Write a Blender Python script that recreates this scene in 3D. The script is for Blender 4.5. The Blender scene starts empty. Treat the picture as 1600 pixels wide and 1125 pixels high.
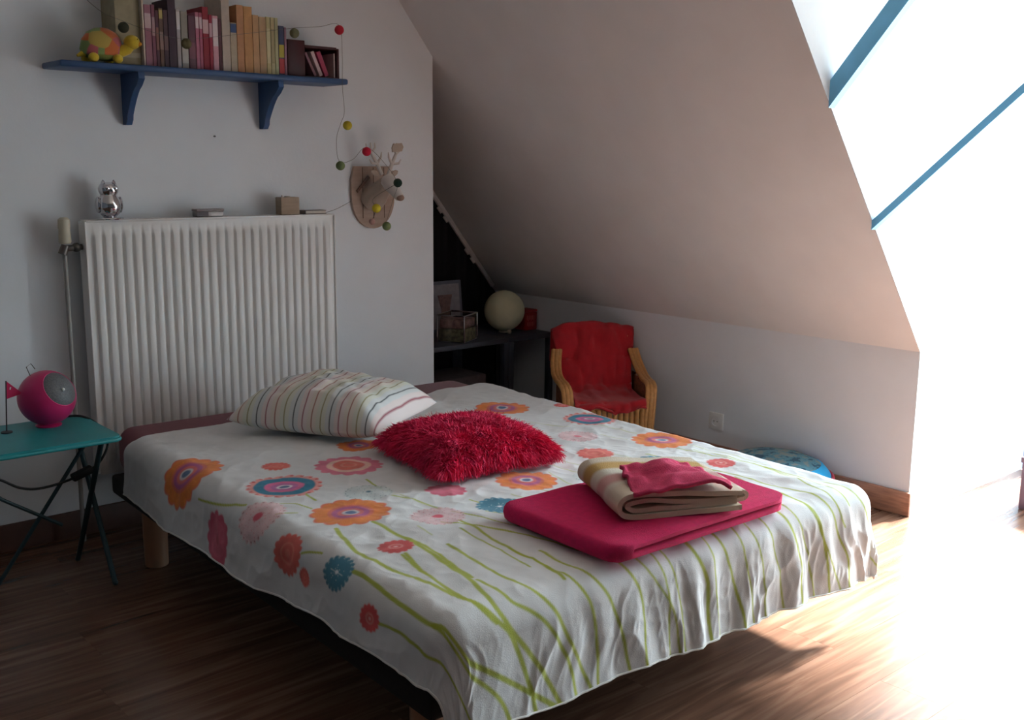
import bpy, bmesh, math, random
import numpy as np
from mathutils import Vector, Matrix
random.seed(7); rng = np.random.default_rng(7)
SC = bpy.context.scene
COL = SC.collection

# ---------------------------------------------------------------- camera
def cam_basis(yaw, pitch, roll):
    f = Vector((math.sin(yaw)*math.cos(pitch), math.cos(yaw)*math.cos(pitch), -math.sin(pitch)))
    r = Vector((math.cos(yaw), -math.sin(yaw), 0)); u = r.cross(f)
    return r*math.cos(roll)+u*math.sin(roll), -r*math.sin(roll)+u*math.cos(roll), f
_r, _u, _f = cam_basis(math.radians(41.3463), math.radians(10.511), math.radians(.5369))
cam_data = bpy.data.cameras.new('camera'); cam = bpy.data.objects.new('camera', cam_data); COL.objects.link(cam)
cam.matrix_world = Matrix(((_r.x,_u.x,-_f.x,0),(_r.y,_u.y,-_f.y,0),(_r.z,_u.z,-_f.z,1.40),(0,0,0,1)))
cam_data.sensor_width = 36; cam_data.lens = 1650/1600*36; cam_data.clip_start = .02
SC.camera = cam

# ---------------------------------------------------------------- sky, light, exposure
world = bpy.data.worlds.new('overcast_sky'); SC.world = world; world.use_nodes = True
wn = world.node_tree; wn.nodes.clear()
wo = wn.nodes.new('ShaderNodeOutputWorld'); wb = wn.nodes.new('ShaderNodeBackground')
wg = wn.nodes.new('ShaderNodeTexCoord'); ws = wn.nodes.new('ShaderNodeSeparateXYZ'); wr = wn.nodes.new('ShaderNodeValToRGB')
wn.links.new(wg.outputs['Generated'], ws.inputs[0])
wm = wn.nodes.new('ShaderNodeMath'); wm.operation = 'MULTIPLY_ADD'; wm.inputs[1].default_value = .5; wm.inputs[2].default_value = .5
wn.links.new(ws.outputs['Z'], wm.inputs[0]); wn.links.new(wm.outputs[0], wr.inputs[0])
e = wr.color_ramp.elements
e[0].position = .49; e[0].color = (.40,.39,.36,1)          # ground below the horizon
e[1].position = .51; e[1].color = (.80,.91,1.0,1)          # pale overcast sky
wn.links.new(wr.outputs[0], wb.inputs[0]); wb.inputs[1].default_value = SKY = 28.0
wn.links.new(wb.outputs[0], wo.inputs[0])
# daylight portal in the dormer window opening (emits nothing itself, only guides sky sampling)
pl = bpy.data.lights.new('window_portal','AREA'); pl.shape = 'RECTANGLE'; pl.size = 1.59; pl.size_y = 2.10
pl.cycles.is_portal = True
po = bpy.data.objects.new('window_portal', pl); COL.objects.link(po)
po.location = (5.06, 1.225, 1.08); po.rotation_euler = (math.radians(90), 0, math.radians(90))
sun_d = bpy.data.lights.new('sun','SUN'); sun_d.energy = 90; sun_d.angle = math.radians(8); sun_d.color = (1,.99,.97)
sun = bpy.data.objects.new('sun', sun_d); COL.objects.link(sun); sun.location = (8,0,6)
sun.rotation_euler = Vector((-.77,.08,-.62)).to_track_quat('-Z','Y').to_euler()
SC.view_settings.view_transform = 'Standard'; SC.view_settings.look = 'None'
SC.view_settings.gamma = 1; SC.view_settings.use_curve_mapping = False
SC.view_settings.exposure = 0.0
SC.cycles.max_bounces = 10; SC.cycles.diffuse_bounces = 6; SC.cycles.sample_clamp_indirect = 8
SC.cycles.use_denoising = True

# ---------------------------------------------------------------- helpers
def lin(c):
    return tuple((x/12.92 if x <= .04045 else ((x+.055)/1.055)**2.4) for x in c)
MATS = {}
def mat(name, rgb, rough=.6, var=.06, scale=30, bump=0., bscale=None, metal=0., coat=0., sheen=0., stretch=(1,1,1), spec=.5):
    """procedural material; rgb given as sRGB 0-255"""
    if name in MATS: return MATS[name]
    m = bpy.data.materials.new(name); m.use_nodes = True; nt = m.node_tree; b = nt.nodes['Principled BSDF']
    c = lin([x/255 for x in rgb])
    tc = nt.nodes.new('ShaderNodeTexCoord'); mp = nt.nodes.new('ShaderNodeMapping'); mp.inputs['Scale'].default_value = stretch
    nz = nt.nodes.new('ShaderNodeTexNoise'); nz.inputs['Scale'].default_value = scale; nz.inputs['Detail'].default_value = 4
    nt.links.new(tc.outputs['Object'], mp.inputs[0]); nt.links.new(mp.outputs[0], nz.inputs['Vector'])
    rp = nt.nodes.new('ShaderNodeValToRGB')
    lo = tuple(max(0,x*(1-var)) for x in c)+(1,); hi = tuple(min(1,x*(1+var)) for x in c)+(1,)
    rp.color_ramp.elements[0].position = .3; rp.color_ramp.elements[0].color = lo
    rp.color_ramp.elements[1].position = .7; rp.color_ramp.elements[1].color = hi
    nt.links.new(nz.outputs['Fac'], rp.inputs[0]); nt.links.new(rp.outputs[0], b.inputs['Base Color'])
    b.inputs['Roughness'].default_value = rough; b.inputs['Metallic'].default_value = metal
    b.inputs['Coat Weight'].default_value = coat; b.inputs['Sheen Weight'].default_value = sheen
    b.inputs['Specular IOR Level'].default_value = spec
    if bump:
        n2 = nt.nodes.new('ShaderNodeTexNoise'); n2.inputs['Scale'].default_value = bscale or scale*4; n2.inputs['Detail'].default_value = 5
        nt.links.new(mp.outputs[0], n2.inputs['Vector'])
        bp = nt.nodes.new('ShaderNodeBump'); bp.inputs['Strength'].default_value = bump; bp.inputs['Distance'].default_value = .004
        nt.links.new(n2.outputs['Fac'], bp.inputs['Height']); nt.links.new(bp.outputs[0], b.inputs['Normal'])
    MATS[name] = m; return m
def attr_mat(name, rough=.8, bump=.25, bscale=350, sheen=.1):
    m = bpy.data.materials.new(name); m.use_nodes = True; nt = m.node_tree; b = nt.nodes['Principled BSDF']
    a = nt.nodes.new('ShaderNodeAttribute'); a.attribute_name = 'print'
    nt.links.new(a.outputs['Color'], b.inputs['Base Color']); b.inputs['Roughness'].default_value = rough
    b.inputs['Sheen Weight'].default_value = sheen
    tc = nt.nodes.new('ShaderNodeTexCoord'); n2 = nt.nodes.new('ShaderNodeTexNoise'); n2.inputs['Scale'].default_value = bscale
    nt.links.new(tc.outputs['Object'], n2.inputs['Vector'])
    bp = nt.nodes.new('ShaderNodeBump'); bp.inputs['Strength'].default_value = bump; bp.inputs['Distance'].default_value = .002
    nt.links.new(n2.outputs['Fac'], bp.inputs['Height']); nt.links.new(bp.outputs[0], b.inputs['Normal'])
    MATS[name] = m; return m

class MB:
    """collects shapes; build() links them as one mesh object"""
    def __init__(s): s.v = []; s.f = []
    def add(s, vs, fs, M=None):
        o = len(s.v)
        s.v += [tuple(M @ Vector(p)) for p in vs] if M is not None else [tuple(p) for p in vs]
        s.f += [tuple(i+o for i in q) for q in fs]; return s
    def box(s, x0, x1, y0, y1, z0, z1, bev=0., seg=2, M=None):
        if bev <= 0:
            vs = [(x,y,z) for x in (x0,x1) for y in (y0,y1) for z in (z0,z1)]
            return s.add(vs, [(0,1,3,2),(4,6,7,5),(0,4,5,1),(2,3,7,6),(0,2,6,4),(1,5,7,3)], M)
        bm = bmesh.new(); bmesh.ops.create_cube(bm, size=1)
        for v in bm.verts:
            v.co = Vector((x0+(v.co.x+.5)*(x1-x0), y0+(v.co.y+.5)*(y1-y0), z0+(v.co.z+.5)*(z1-z0)))
        bmesh.ops.bevel(bm, geom=list(bm.edges), offset=bev, segments=seg, profile=.5, affect='EDGES')
        bm.verts.index_update(); vs = [v.co.copy() for v in bm.verts]; fs = [[v.index for v in q.verts] for q in bm.faces]; bm.free()
        return s.add(vs, fs, M)
    def tube(s, path, rad, n=10, caps=True, M=None, closed=False):
        P = [Vector(p) for p in path]; k = len(P)
        R = rad if isinstance(rad,(list,tuple)) else [rad]*k
        vs = []; fs = []
        up = None
        for i in range(k):
            a = P[(i-1) % k] if (closed or i > 0) else P[i]; b = P[(i+1) % k] if (closed or i < k-1) else P[i]
            t = (b-a).normalized()
            if up is None:
                up = Vector((0,0,1)) if abs(t.z) < .9 else Vector((1,0,0))
            x = up.cross(t)
            if x.length < 1e-6: x = Vector((0,1,0)).cross(t)
            x.normalize(); y = t.cross(x); up = y
            for j in range(n):
                q = 2*math.pi*j/n; vs.append(P[i]+(x*math.cos(q)+y*math.sin(q))*R[i])
        for i in range(k if closed else k-1):
            for j in range(n):
                a = i*n+j; b = i*n+(j+1) % n; i2 = (i+1) % k
                fs.append((a, b, i2*n+(j+1) % n, i2*n+j))
        if caps and not closed:
            fs.append(tuple(range(n-1,-1,-1))); fs.append(tuple((k-1)*n+j for j in range(n)))
        return s.add(vs, fs, M)
    def lathe(s, prof, n=24, c=(0,0,0), M=None):
        vs = []; fs = []; k = len(prof)
        for (r,z) in prof:
            for j in range(n):
                q = 2*math.pi*j/n; vs.append((c[0]+r*math.cos(q), c[1]+r*math.sin(q), c[2]+z))
        for i in range(k-1):
            for j in range(n): fs.append((i*n+j, i*n+(j+1) % n, (i+1)*n+(j+1) % n, (i+1)*n+j))
        if prof[0][0] > 1e-6: fs.append(tuple(range(n-1,-1,-1)))
        if prof[-1][0] > 1e-6: fs.append(tuple((k-1)*n+j for j in range(n)))
        return s.add(vs, fs, M)
    def ball(s, c, r, n=20, m=12, M=None):
        rx,ry,rz = (r,r,r) if not isinstance(r,(tuple,list)) else r
        vs = [(c[0],c[1],c[2]-rz)]; fs = []
        for i in range(1,m):
            p = -math.pi/2+math.pi*i/m
            for j in range(n):
                q = 2*math.pi*j/n; vs.append((c[0]+rx*math.cos(p)*math.cos(q), c[1]+ry*math.cos(p)*math.sin(q), c[2]+rz*math.sin(p)))
        vs.append((c[0],c[1],c[2]+rz)); t = len(vs)-1
        for j in range(n): fs.append((0, 1+(j+1) % n, 1+j))
        for i in range(m-2):
            for j in range(n): fs.append((1+i*n+j, 1+i*n+(j+1) % n, 1+(i+1)*n+(j+1) % n, 1+(i+1)*n+j))
        b = 1+(m-2)*n
        for j in range(n): fs.append((b+j, b+(j+1) % n, t))
        return s.add(vs, fs, M)
    def prism(s, poly, t0, t1, axis='y', M=None):
        """poly: 2D outline; axis y: (x,z), axis x: (y,z), axis z: (x,y)"""
        def P(a,b,t): return (a,t,b) if axis == 'y' else ((t,a,b) if axis == 'x' else (a,b,t))
        k = len(poly); vs = [P(a,b,t0) for a,b in poly]+[P(a,b,t1) for a,b in poly]
        fs = [tuple(range(k)), tuple(range(2*k-1,k-1,-1))]+[(i,k+i,k+(i+1) % k,(i+1) % k) for i in range(k)]
        return s.add(vs, fs, M)
    def grid(s, nx, ny, fn, M=None):
        vs = [fn(i/(nx-1), j/(ny-1)) for j in range(ny) for i in range(nx)]
        fs = [(j*nx+i, j*nx+i+1, (j+1)*nx+i+1, (j+1)*nx+i) for j in range(ny-1) for i in range(nx-1)]
        return s.add(vs, fs, M)
    def build(s, name, m, parent=None, smooth=38, loc=None, rot=None):
        me = bpy.data.meshes.new(name); me.from_pydata([tuple(p) for p in s.v], [], s.f); me.update()
        bm = bmesh.new(); bm.from_mesh(me); bmesh.ops.recalc_face_normals(bm, faces=list(bm.faces))
        if smooth:
            lim = math.radians(smooth)
            for q in bm.faces: q.smooth = True
            for ed in bm.edges:
                if len(ed.link_faces) == 2 and ed.calc_face_angle(0) > lim: ed.smooth = False
        bm.to_mesh(me); bm.free()
        return link(name, me, m, parent, loc, rot)
def link(name, me, m, parent=None, loc=None, rot=None):
    o = bpy.data.objects.new(name, me); COL.objects.link(o)
    if m is not None and len(me.materials) == 0: me.materials.append(m)
    if parent is not None: o.parent = parent
    if loc is not None: o.location = loc
    if rot is not None: o.rotation_euler = rot
    return o
def tag(o, label, cat, group=None):
    o['label'] = label; o['category'] = cat
    if group: o['group'] = group
    return o
def thing(name, label, cat, loc=(0,0,0), rz=0., group=None):
    o = bpy.data.objects.new(name, None); COL.objects.link(o); o.empty_display_size = .05
    o.location = loc; o.rotation_euler = (0,0,rz); return tag(o, label, cat, group)
def struct(o, label=None):
    o['kind'] = 'structure'
    if label: o['label'] = label
    return o
def np_mesh(name, V, nx, ny, colors=None, flip=False):
    """regular grid mesh from an (ny*nx,3) array, optional 'print' colour attribute"""
    me = bpy.data.meshes.new(name); nf = (nx-1)*(ny-1)
    me.vertices.add(len(V)); me.vertices.foreach_set('co', np.ascontiguousarray(V, dtype=np.float32).ravel())
    i, j = np.meshgrid(np.arange(nx-1), np.arange(ny-1)); a = (j*nx+i).ravel()
    q = np.stack([a, a+1, a+nx+1, a+nx], 1)
    if flip: q = q[:, ::-1]
    me.loops.add(nf*4); me.polygons.add(nf)
    me.loops.foreach_set('vertex_index', np.ascontiguousarray(q, dtype=np.int32).ravel())
    me.polygons.foreach_set('loop_start', np.arange(0, nf*4, 4, dtype=np.int32))
    me.polygons.foreach_set('loop_total', np.full(nf, 4, dtype=np.int32))
    me.polygons.foreach_set('use_smooth', np.ones(nf, dtype=bool))
    me.update(calc_edges=True)
    if colors is not None:
        at = me.color_attributes.new('print', 'FLOAT_COLOR', 'POINT')
        at.data.foreach_set('color', np.concatenate([colors, np.ones((len(colors),1))],1).astype(np.float32).ravel())
    return me
def vnoise(x, y, seed=0):
    """smooth 2-D value noise, -1..1"""
    g = np.random.default_rng(seed).uniform(-1,1,(64,64))
    xi = np.floor(x).astype(int); yi = np.floor(y).astype(int); fx = x-xi; fy = y-yi
    fx = fx*fx*(3-2*fx); fy = fy*fy*(3-2*fy); xi %= 64; yi %= 64; x1 = (xi+1) % 64; y1 = (yi+1) % 64
    return (g[yi,xi]*(1-fx)+g[yi,x1]*fx)*(1-fy)+(g[y1,xi]*(1-fx)+g[y1,x1]*fx)*fy
def sm(a, b, x):
    t = np.clip((x-a)/(b-a+1e-12),0,1); return t*t*(3-2*t)

# ---------------------------------------------------------------- room constants (metres)
YW, XK, ZK, TS = 3.948, 3.948, .68, math.tan(math.radians(50.9))
YE, XC, ZC = 2.031, 2.979, 2.45                # dormer cheek, end of back wall, ceiling
YD, XWIN, X0, Y0, YA = .42, 5.0, -1.9, -1.9, 4.66
XT = XK-(ZC-ZK)/TS                              # where the slope meets the flat ceiling

m_wall = mat('white_plaster', (226,231,235), .75, .02, 6, .12, 60)
m_slope = mat('warm_white_plaster', (226,223,222), .8, .03, 5, .12, 50)
m_knee = mat('knee_wall_plaster', (230,232,236), .75, .02, 6, .12, 60)
m_far = mat('slate_blue_wall_paint', (120,124,134), .8, .03, 6, .1, 60)
m_ceil = mat('ceiling_paint', (240,239,236), .8, .02, 6, .08, 60)
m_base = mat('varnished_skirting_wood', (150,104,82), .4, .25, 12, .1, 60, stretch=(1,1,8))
m_blue = mat('blue_gloss_paint', (122,196,238), .4, .05, 20, .05)
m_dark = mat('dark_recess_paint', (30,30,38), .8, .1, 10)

def wood_floor():
    m = bpy.data.materials.new('laminate_wood'); m.use_nodes = True; nt = m.node_tree; b = nt.nodes['Principled BSDF']
    tc = nt.nodes.new('ShaderNodeTexCoord'); oi = nt.nodes.new('ShaderNodeObjectInfo')
    ad = nt.nodes.new('ShaderNodeVectorMath'); ad.operation = 'ADD'
    mu = nt.nodes.new('ShaderNodeMath'); mu.operation = 'MULTIPLY'; mu.inputs[1].default_value = 37
    nt.links.new(oi.outputs['Random'], mu.inputs[0]); nt.links.new(tc.outputs['Object'], ad.inputs[0]); nt.links.new(mu.outputs[0], ad.inputs[1])
    mp = nt.nodes.new('ShaderNodeMapping'); mp.inputs['Scale'].default_value = (1.2,16,1); nt.links.new(ad.outputs[0], mp.inputs[0])
    nz = nt.nodes.new('ShaderNodeTexNoise'); nz.inputs['Scale'].default_value = 1.8; nz.inputs['Detail'].default_value = 5; nz.inputs['Distortion'].default_value = .9
    nt.links.new(mp.outputs[0], nz.inputs['Vector'])
    rp = nt.nodes.new('ShaderNodeValToRGB'); el = rp.color_ramp.elements
    el[0].position = .28; el[0].color = lin((.31,.22,.17))+(1,); el[1].position = .72; el[1].color = lin((.50,.385,.32))+(1,)
    mid = rp.color_ramp.elements.new(.5); mid.color = lin((.405,.29,.23))+(1,)
    nt.links.new(nz.outputs['Fac'], rp.inputs[0])
    hs = nt.nodes.new('ShaderNodeHueSaturation'); v = nt.nodes.new('ShaderNodeMapRange')
    v.inputs['To Min'].default_value = .95; v.inputs['To Max'].default_value = 1.05
    nt.links.new(oi.outputs['Random'], v.inputs[0]); nt.links.new(v.outputs[0], hs.inputs['Value'])
    nt.links.new(rp.outputs[0], hs.inputs['Color']); nt.links.new(hs.outputs[0], b.inputs['Base Color'])
    b.inputs['Roughness'].default_value = .27; b.inputs['Specular IOR Level'].default_value = .5
    bp = nt.nodes.new('ShaderNodeBump'); bp.inputs['Strength'].default_value = .08; bp.inputs['Distance'].default_value = .002
    nt.links.new(nz.outputs['Fac'], bp.inputs['Height']); nt.links.new(bp.outputs[0], b.inputs['Normal'])
    return m
m_floor = wood_floor()

# ---------------------------------------------------------------- floor of separate planks
floor = struct(MB().box(X0-.1, XWIN+.15, Y0-.1, YA+.1, -.10, -.012).build('floor', mat('subfloor', (60,44,36), .9)), 'dark brown wood laminate floor')
PW, PL = .192, 1.285
y = Y0; row = 0
while y < YA-.01:
    y1 = min(y+PW, YA); x = X0-(row*.47 % 1)*PL; row += 1
    while x < XWIN:
        a, b = max(x, X0), min(x+PL, XWIN)
        if b-a > .03:
            cx_, cy_ = (a+b)/2, (y+y1)/2
            MB().box(a-cx_+.0003, b-cx_-.0003, y-cy_+.0003, y1-cy_-.0003, -.0118, 0).build('plank', m_floor, floor, loc=(cx_,cy_,0))
        x += PL
    y = y1

# ---------------------------------------------------------------- walls, slope, dormer
slope_z = lambda x: ZK+(XK-x)*TS
struct(MB().prism([(X0-.1,0),(XC,0),(XC,slope_z(XC)),(XT,ZC),(X0-.1,ZC)], YW, YW+.10).build('wall_back', m_wall, smooth=0), 'white plaster wall behind the radiator and shelf')
struct(MB().box(X0-.1, X0, Y0, YW, 0, ZC).build('wall_left', m_far))
struct(MB().box(X0-.1, XWIN+.1, Y0-.1, Y0, 0, ZC).build('wall_front', m_far))
struct(MB().box(X0-.1, XWIN+.15, Y0-.1, YA+.12, ZC, ZC+.1).build('ceiling', m_ceil))
struct(MB().box(XK, XK+.10, YE+.004, YA+.1, 0, ZK+.02).build('wall_right', m_knee), 'low white knee wall under the sloping ceiling')
nx, nz_ = math.sin(math.atan(TS)), math.cos(math.atan(TS))
sl = [(XK,ZK),(XT,ZC),(XT+nx*.14,ZC+nz_*.14),(XK+nx*.14,ZK+nz_*.14)]
struct(MB().prism(sl, YE+.004, YA+.1).build('ceiling_slope', m_slope, smooth=0), 'sloping attic ceiling coming down to the knee wall')
struct(MB().prism(sl, Y0, YD-.004).build('ceiling_slope', m_slope, smooth=0))
struct(MB().box(XK, XK+.10, Y0, YD-.004, 0, ZK+.02).build('wall_right', m_knee))
ck = [(XK,0),(XWIN+.05,0),(XWIN+.05,ZC),(XT,ZC),(XK,ZK)]
ck2 = [(XK+.03,0),(XWIN+.05,0),(XWIN+.05,ZC),(XT+.03,ZC),(XK+.03,ZK+.01)]
struct(MB().prism(ck, YE, YE+.0035).prism(ck2, YE+.004, YE+.14).build('wall_dormer', m_wall, smooth=0), 'bright white dormer side wall')
struct(MB().prism(ck, YD-.0035, YD).prism(ck2, YD-.14, YD-.004).build('wall_dormer', m_wall, smooth=0))
struct(MB().box(XWIN, XWIN+.12, YD-.1, YE+.1, 2.16, ZC).build('wall_window', m_wall))
# recess behind the end of the back wall
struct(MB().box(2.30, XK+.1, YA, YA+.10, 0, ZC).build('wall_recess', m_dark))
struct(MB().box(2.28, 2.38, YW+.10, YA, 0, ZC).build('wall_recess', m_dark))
# skirting boards
struct(MB().box(X0, XC, YW-.015, YW, 0, .10, .004).build('baseboard_back', mat('shaded_skirting_wood', (84,56,46), .45, .2, 12, .1, 60)))  # same varnished wood as the knee wall board, corner shade put into its colour
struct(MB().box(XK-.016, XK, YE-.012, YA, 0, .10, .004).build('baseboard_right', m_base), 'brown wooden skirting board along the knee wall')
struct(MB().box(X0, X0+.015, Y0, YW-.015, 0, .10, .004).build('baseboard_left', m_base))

# dormer window: blue frame, two casements reaching the floor, panes
def glass():
    m = bpy.data.materials.new('window_glass'); m.use_nodes = True; nt = m.node_tree
    nt.nodes.remove(nt.nodes['Principled BSDF']); out = nt.nodes['Material Output']
    t = nt.nodes.new('ShaderNodeBsdfTransparent'); g = nt.nodes.new('ShaderNodeBsdfGlossy'); g.inputs['Roughness'].default_value = .02
    nz = nt.nodes.new('ShaderNodeTexNoise'); nz.inputs['Scale'].default_value = 3
    rp = nt.nodes.new('ShaderNodeValToRGB'); rp.color_ramp.elements[0].color = (.95,.97,.96,1); rp.color_ramp.elements[1].color = (.98,.99,.98,1)
    nt.links.new(nz.outputs['Fac'], rp.inputs[0]); nt.links.new(rp.outputs[0], t.inputs['Color'])
    mx = nt.nodes.new('ShaderNodeMixShader'); mx.inputs[0].default_value = .05
    nt.links.new(t.outputs[0], mx.inputs[1]); nt.links.new(g.outputs[0], mx.inputs[2]); nt.links.new(mx.outputs[0], out.inputs['Surface']); return m
m_glass = glass()
win = struct(thing('window_1','blue framed glazed door of the dormer','window',(XWIN+.06,(YD+YE)/2,0)))
hw = (YE-YD)/2
MB().box(-.04,.04,-hw,hw,2.09,2.16,.004).box(-.04,.04,-hw,hw,0,.05,.004).box(-.04,.04,-hw,-hw+.05,.05,2.09,.004).box(-.04,.04,hw-.05,hw,.05,2.09,.004).build('window_frame', m_blue, win)
k = 2; cw = (2*hw-.10)/k
for i in range(k):
    a = -hw+.05+i*cw; b = a+cw
    sash = MB().box(-.025,.025,a,a+.035,.05,2.09,.003).box(-.025,.025,b-.035,b,.05,2.09,.003).box(-.025,.025,a+.035,b-.035,.05,.10,.003).box(-.025,.025,a+.035,b-.035,2.04,2.09,.003).build('sash', m_blue, win)
    MB().box(-.004,.004,a+.03,b-.03,.095,2.045).build('pane', m_glass, sash)
del win['category']

# blue painted braces crossing the dormer opening
def brace(name, x, z0, ang, y1, hv, t, label):
    """raking brace in a plane x = const, cut off plumb where it meets the dormer side wall"""
    z1 = z0+(YE-y1)*math.tan(math.radians(ang))
    poly = [(YE,z0+hv),(y1,z1+hv),(y1,z1-hv),(YE,z0-hv)]
    return tag(MB().prism(poly, x-t/2, x+t/2, 'x').build(name, m_blue, smooth=0), label, 'beam', 'blue roof braces')
brace('roof_brace', 3.205, 1.640, 50.6, 1.37, .045, .036, 'wide blue painted roof brace nearest the ceiling')
brace('roof_brace', 3.53, 1.195, 42.7, .68, .017, .036, 'thin blue painted roof brace lower in the dormer opening')

# ---------------------------------------------------------------- bed
PHI = math.radians(2.5); BED = (1.40, 3.80, 0)
BW, BL, ZT = 1.53, 2.12, .455
def bed_world(x, y, z=0):
    c, s = math.cos(PHI), math.sin(PHI); return (BED[0]+c*x+s*y, BED[1]-s*x+c*y, z)
m_basef = mat('black_bed_base_fabric', (34,30,28), .9, .15, 80, .2)
m_legw = mat('pale_beech_leg', (150,112,84), .5, .15, 10, .05, stretch=(1,1,.2))
m_burg = mat('burgundy_fitted_sheet', (112,36,56), .85, .08, 60, .15, 300, sheen=.2)
t = thing('bed_base', 'black slatted bed base on thick round wooden legs', 'bed', BED, -PHI)
MB().box(-.03, BW-.02, -BL+.03, -.01, .19, .262, .012).build('base_frame', m_basef, t)
for (x,y) in ((-.035+.045,-.33),(.05,-BL+.16),(BW-.07,-.33),(BW-.20,-BL+.40)):
    MB().lathe([(.036,0),(.040,.004),(.042,.19)], 24, (x,y,0)).build('leg', m_legw, t)
o = MB().box(-.005, BW, -BL, 0, .262, .438, .055, 5).build('mattress', m_burg, None, 80, BED, (0,0,-PHI))
tag(o, 'thick mattress in a burgundy fitted sheet on the bed base', 'mattress')

# duvet: flat coordinates u (across) and v (along), folded over the mattress edges
UL, UR, VF, VB = -.23, BW+.215, -BL-.285, -.235
def duvet_surface(u, v):
    R = .075
    kL = 1-.20*sm(-.9,-2.0,v)                       # left overhang gets shorter towards the foot
    sl = np.maximum(.02-u,0)*kL; sr = np.maximum(u-(BW-.03),0); sf = np.maximum((-BL+.03)-v,0)
    sx = sr-sl; sy = -sf; hyp = np.hypot(sx,sy)+1e-12; dx, dy = sx/hyp, sy/hyp
    s = (np.abs(sx)**4+np.abs(sy)**4)**.25+1e-12
    ph = np.minimum(s/R, math.pi/2); rest = np.maximum(s-R*math.pi/2,0)
    # hanging folds
    wf = np.clip(-dy,0,1)**2; wl = np.clip(-dx,0,1)**2; wr = np.clip(dx,0,1)**2
    amp = sm(0,.16,s-.03)
    fold = amp*wf*(.006*np.sin(u*27+3.2*vnoise(u*4,v*2,3)+.6)+.004*np.sin(u*53+4*vnoise(u*6,v*3,4))+.010*vnoise(u*8,v*2.5,5))*(.35+.65*sm(.25,.75,u))
    fold += amp*wl*(.007*np.sin(v*9+1.5*vnoise(v*3,u*2,6))+.006*vnoise(v*6,u*4,7))
    fold += amp*wr*.012*np.sin(v*13+2*vnoise(v*3,u,8))
    rid = lambda x_, y_, sd: 1-2*np.abs(vnoise(x_, y_, sd))
    fold += amp*wf*(.0058*rid(u*16+1.5*vnoise(u*5,v*5,14),v*5+u*2,15)+.0026*rid(u*30+2*vnoise(u*8,v*8,22),v*8-u*6,16)+.0010*rid(u*55-v*20,v*26+u*9,23))*(.5+.5*sm(.2,.6,u))
    fold += amp*wl*(.0045*rid(v*11,u*8+v*3,17)+.0022*rid(v*24,u*20,18))
    out = R*np.sin(ph)+rest*.10+fold; down = R*(1-np.cos(ph))+rest*.99
    down += amp*.006*vnoise(u*7+v*7,u*2-v*2,9)      # slightly uneven hem
    x = np.clip(u,.02,BW-.03)+dx*out; y = np.maximum(v,-BL+.03)+dy*out
    top = sm(.12,0,s)
    z = ZT-down+top*(.004*vnoise(u*3,v*3,10)+.003*vnoise(u*8+v*3,v*7,11)+.0012*vnoise(u*22+9*v,v*9-5*u,12))
    z += top*(.0030*rid(u*6+v*5,v*7-u*4,19)+.0018*rid(u*13-v*9,v*15+u*6,20)+.0007*rid(u*31+v*12,v*27-u*14,24))
    # fine drag wrinkles near the foot edge and along the left side
    z += top*sm(-1.5,-2.1,v)*.0035*np.sin(u*34+3*vnoise(u*3,v*2,13))*sm(.3,.6,u)
    # back edge thins down onto the mattress
    z -= sm(.035,0,VB-v)*.016*top
    # the back right part of the duvet is pushed up in soft waves
    z += top*.010*np.exp(-(((u-1.15)/.16)**2+((v+.42)/.22)**2))*np.sin((u-1.0)*26)
    return x, y, z
FL=[('A', -0.03, -0.735, 0.12),('B', 0.134, -1.088, 0.113),('C', 0.206, -0.888, 0.047),('D', 0.39, -1.024, 0.11),('A', 0.166, -1.42, 0.113),('E', 0.298, -1.296, 0.074),('F', -0.034, -1.248, 0.086),('P', -0.16, -1.04, 0.085),('C', -0.09, -1.464, 0.068),('H', -0.066, -1.708, 0.06),('G', 0.118, -1.724, 0.047),('F', 0.334, -1.596, 0.078),('C', -0.13, -1.56, 0.028),('G', -0.134, -1.888, 0.041),('A', 1.282, -0.676, 0.11),('B', 1.442, -1.008, 0.103),('F', 1.226, -1.18, 0.074),('C', 1.118, -1.384, 0.064),('A', 1.43, -1.392, 0.109),('H', 1.182, -1.588, 0.079),('A', 0.742, -1.48, 0.097),('H', 0.53, -1.62, 0.069),('P', 0.49, -1.412, 0.064),('P', 1.098, -1.016, 0.067),('G', 1.494, -0.792, 0.035),('G', 1.358, -1.72, 0.048),('A', 0.542, -0.828, 0.076),('E', 0.914, -1.56, 0.044),]
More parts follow.
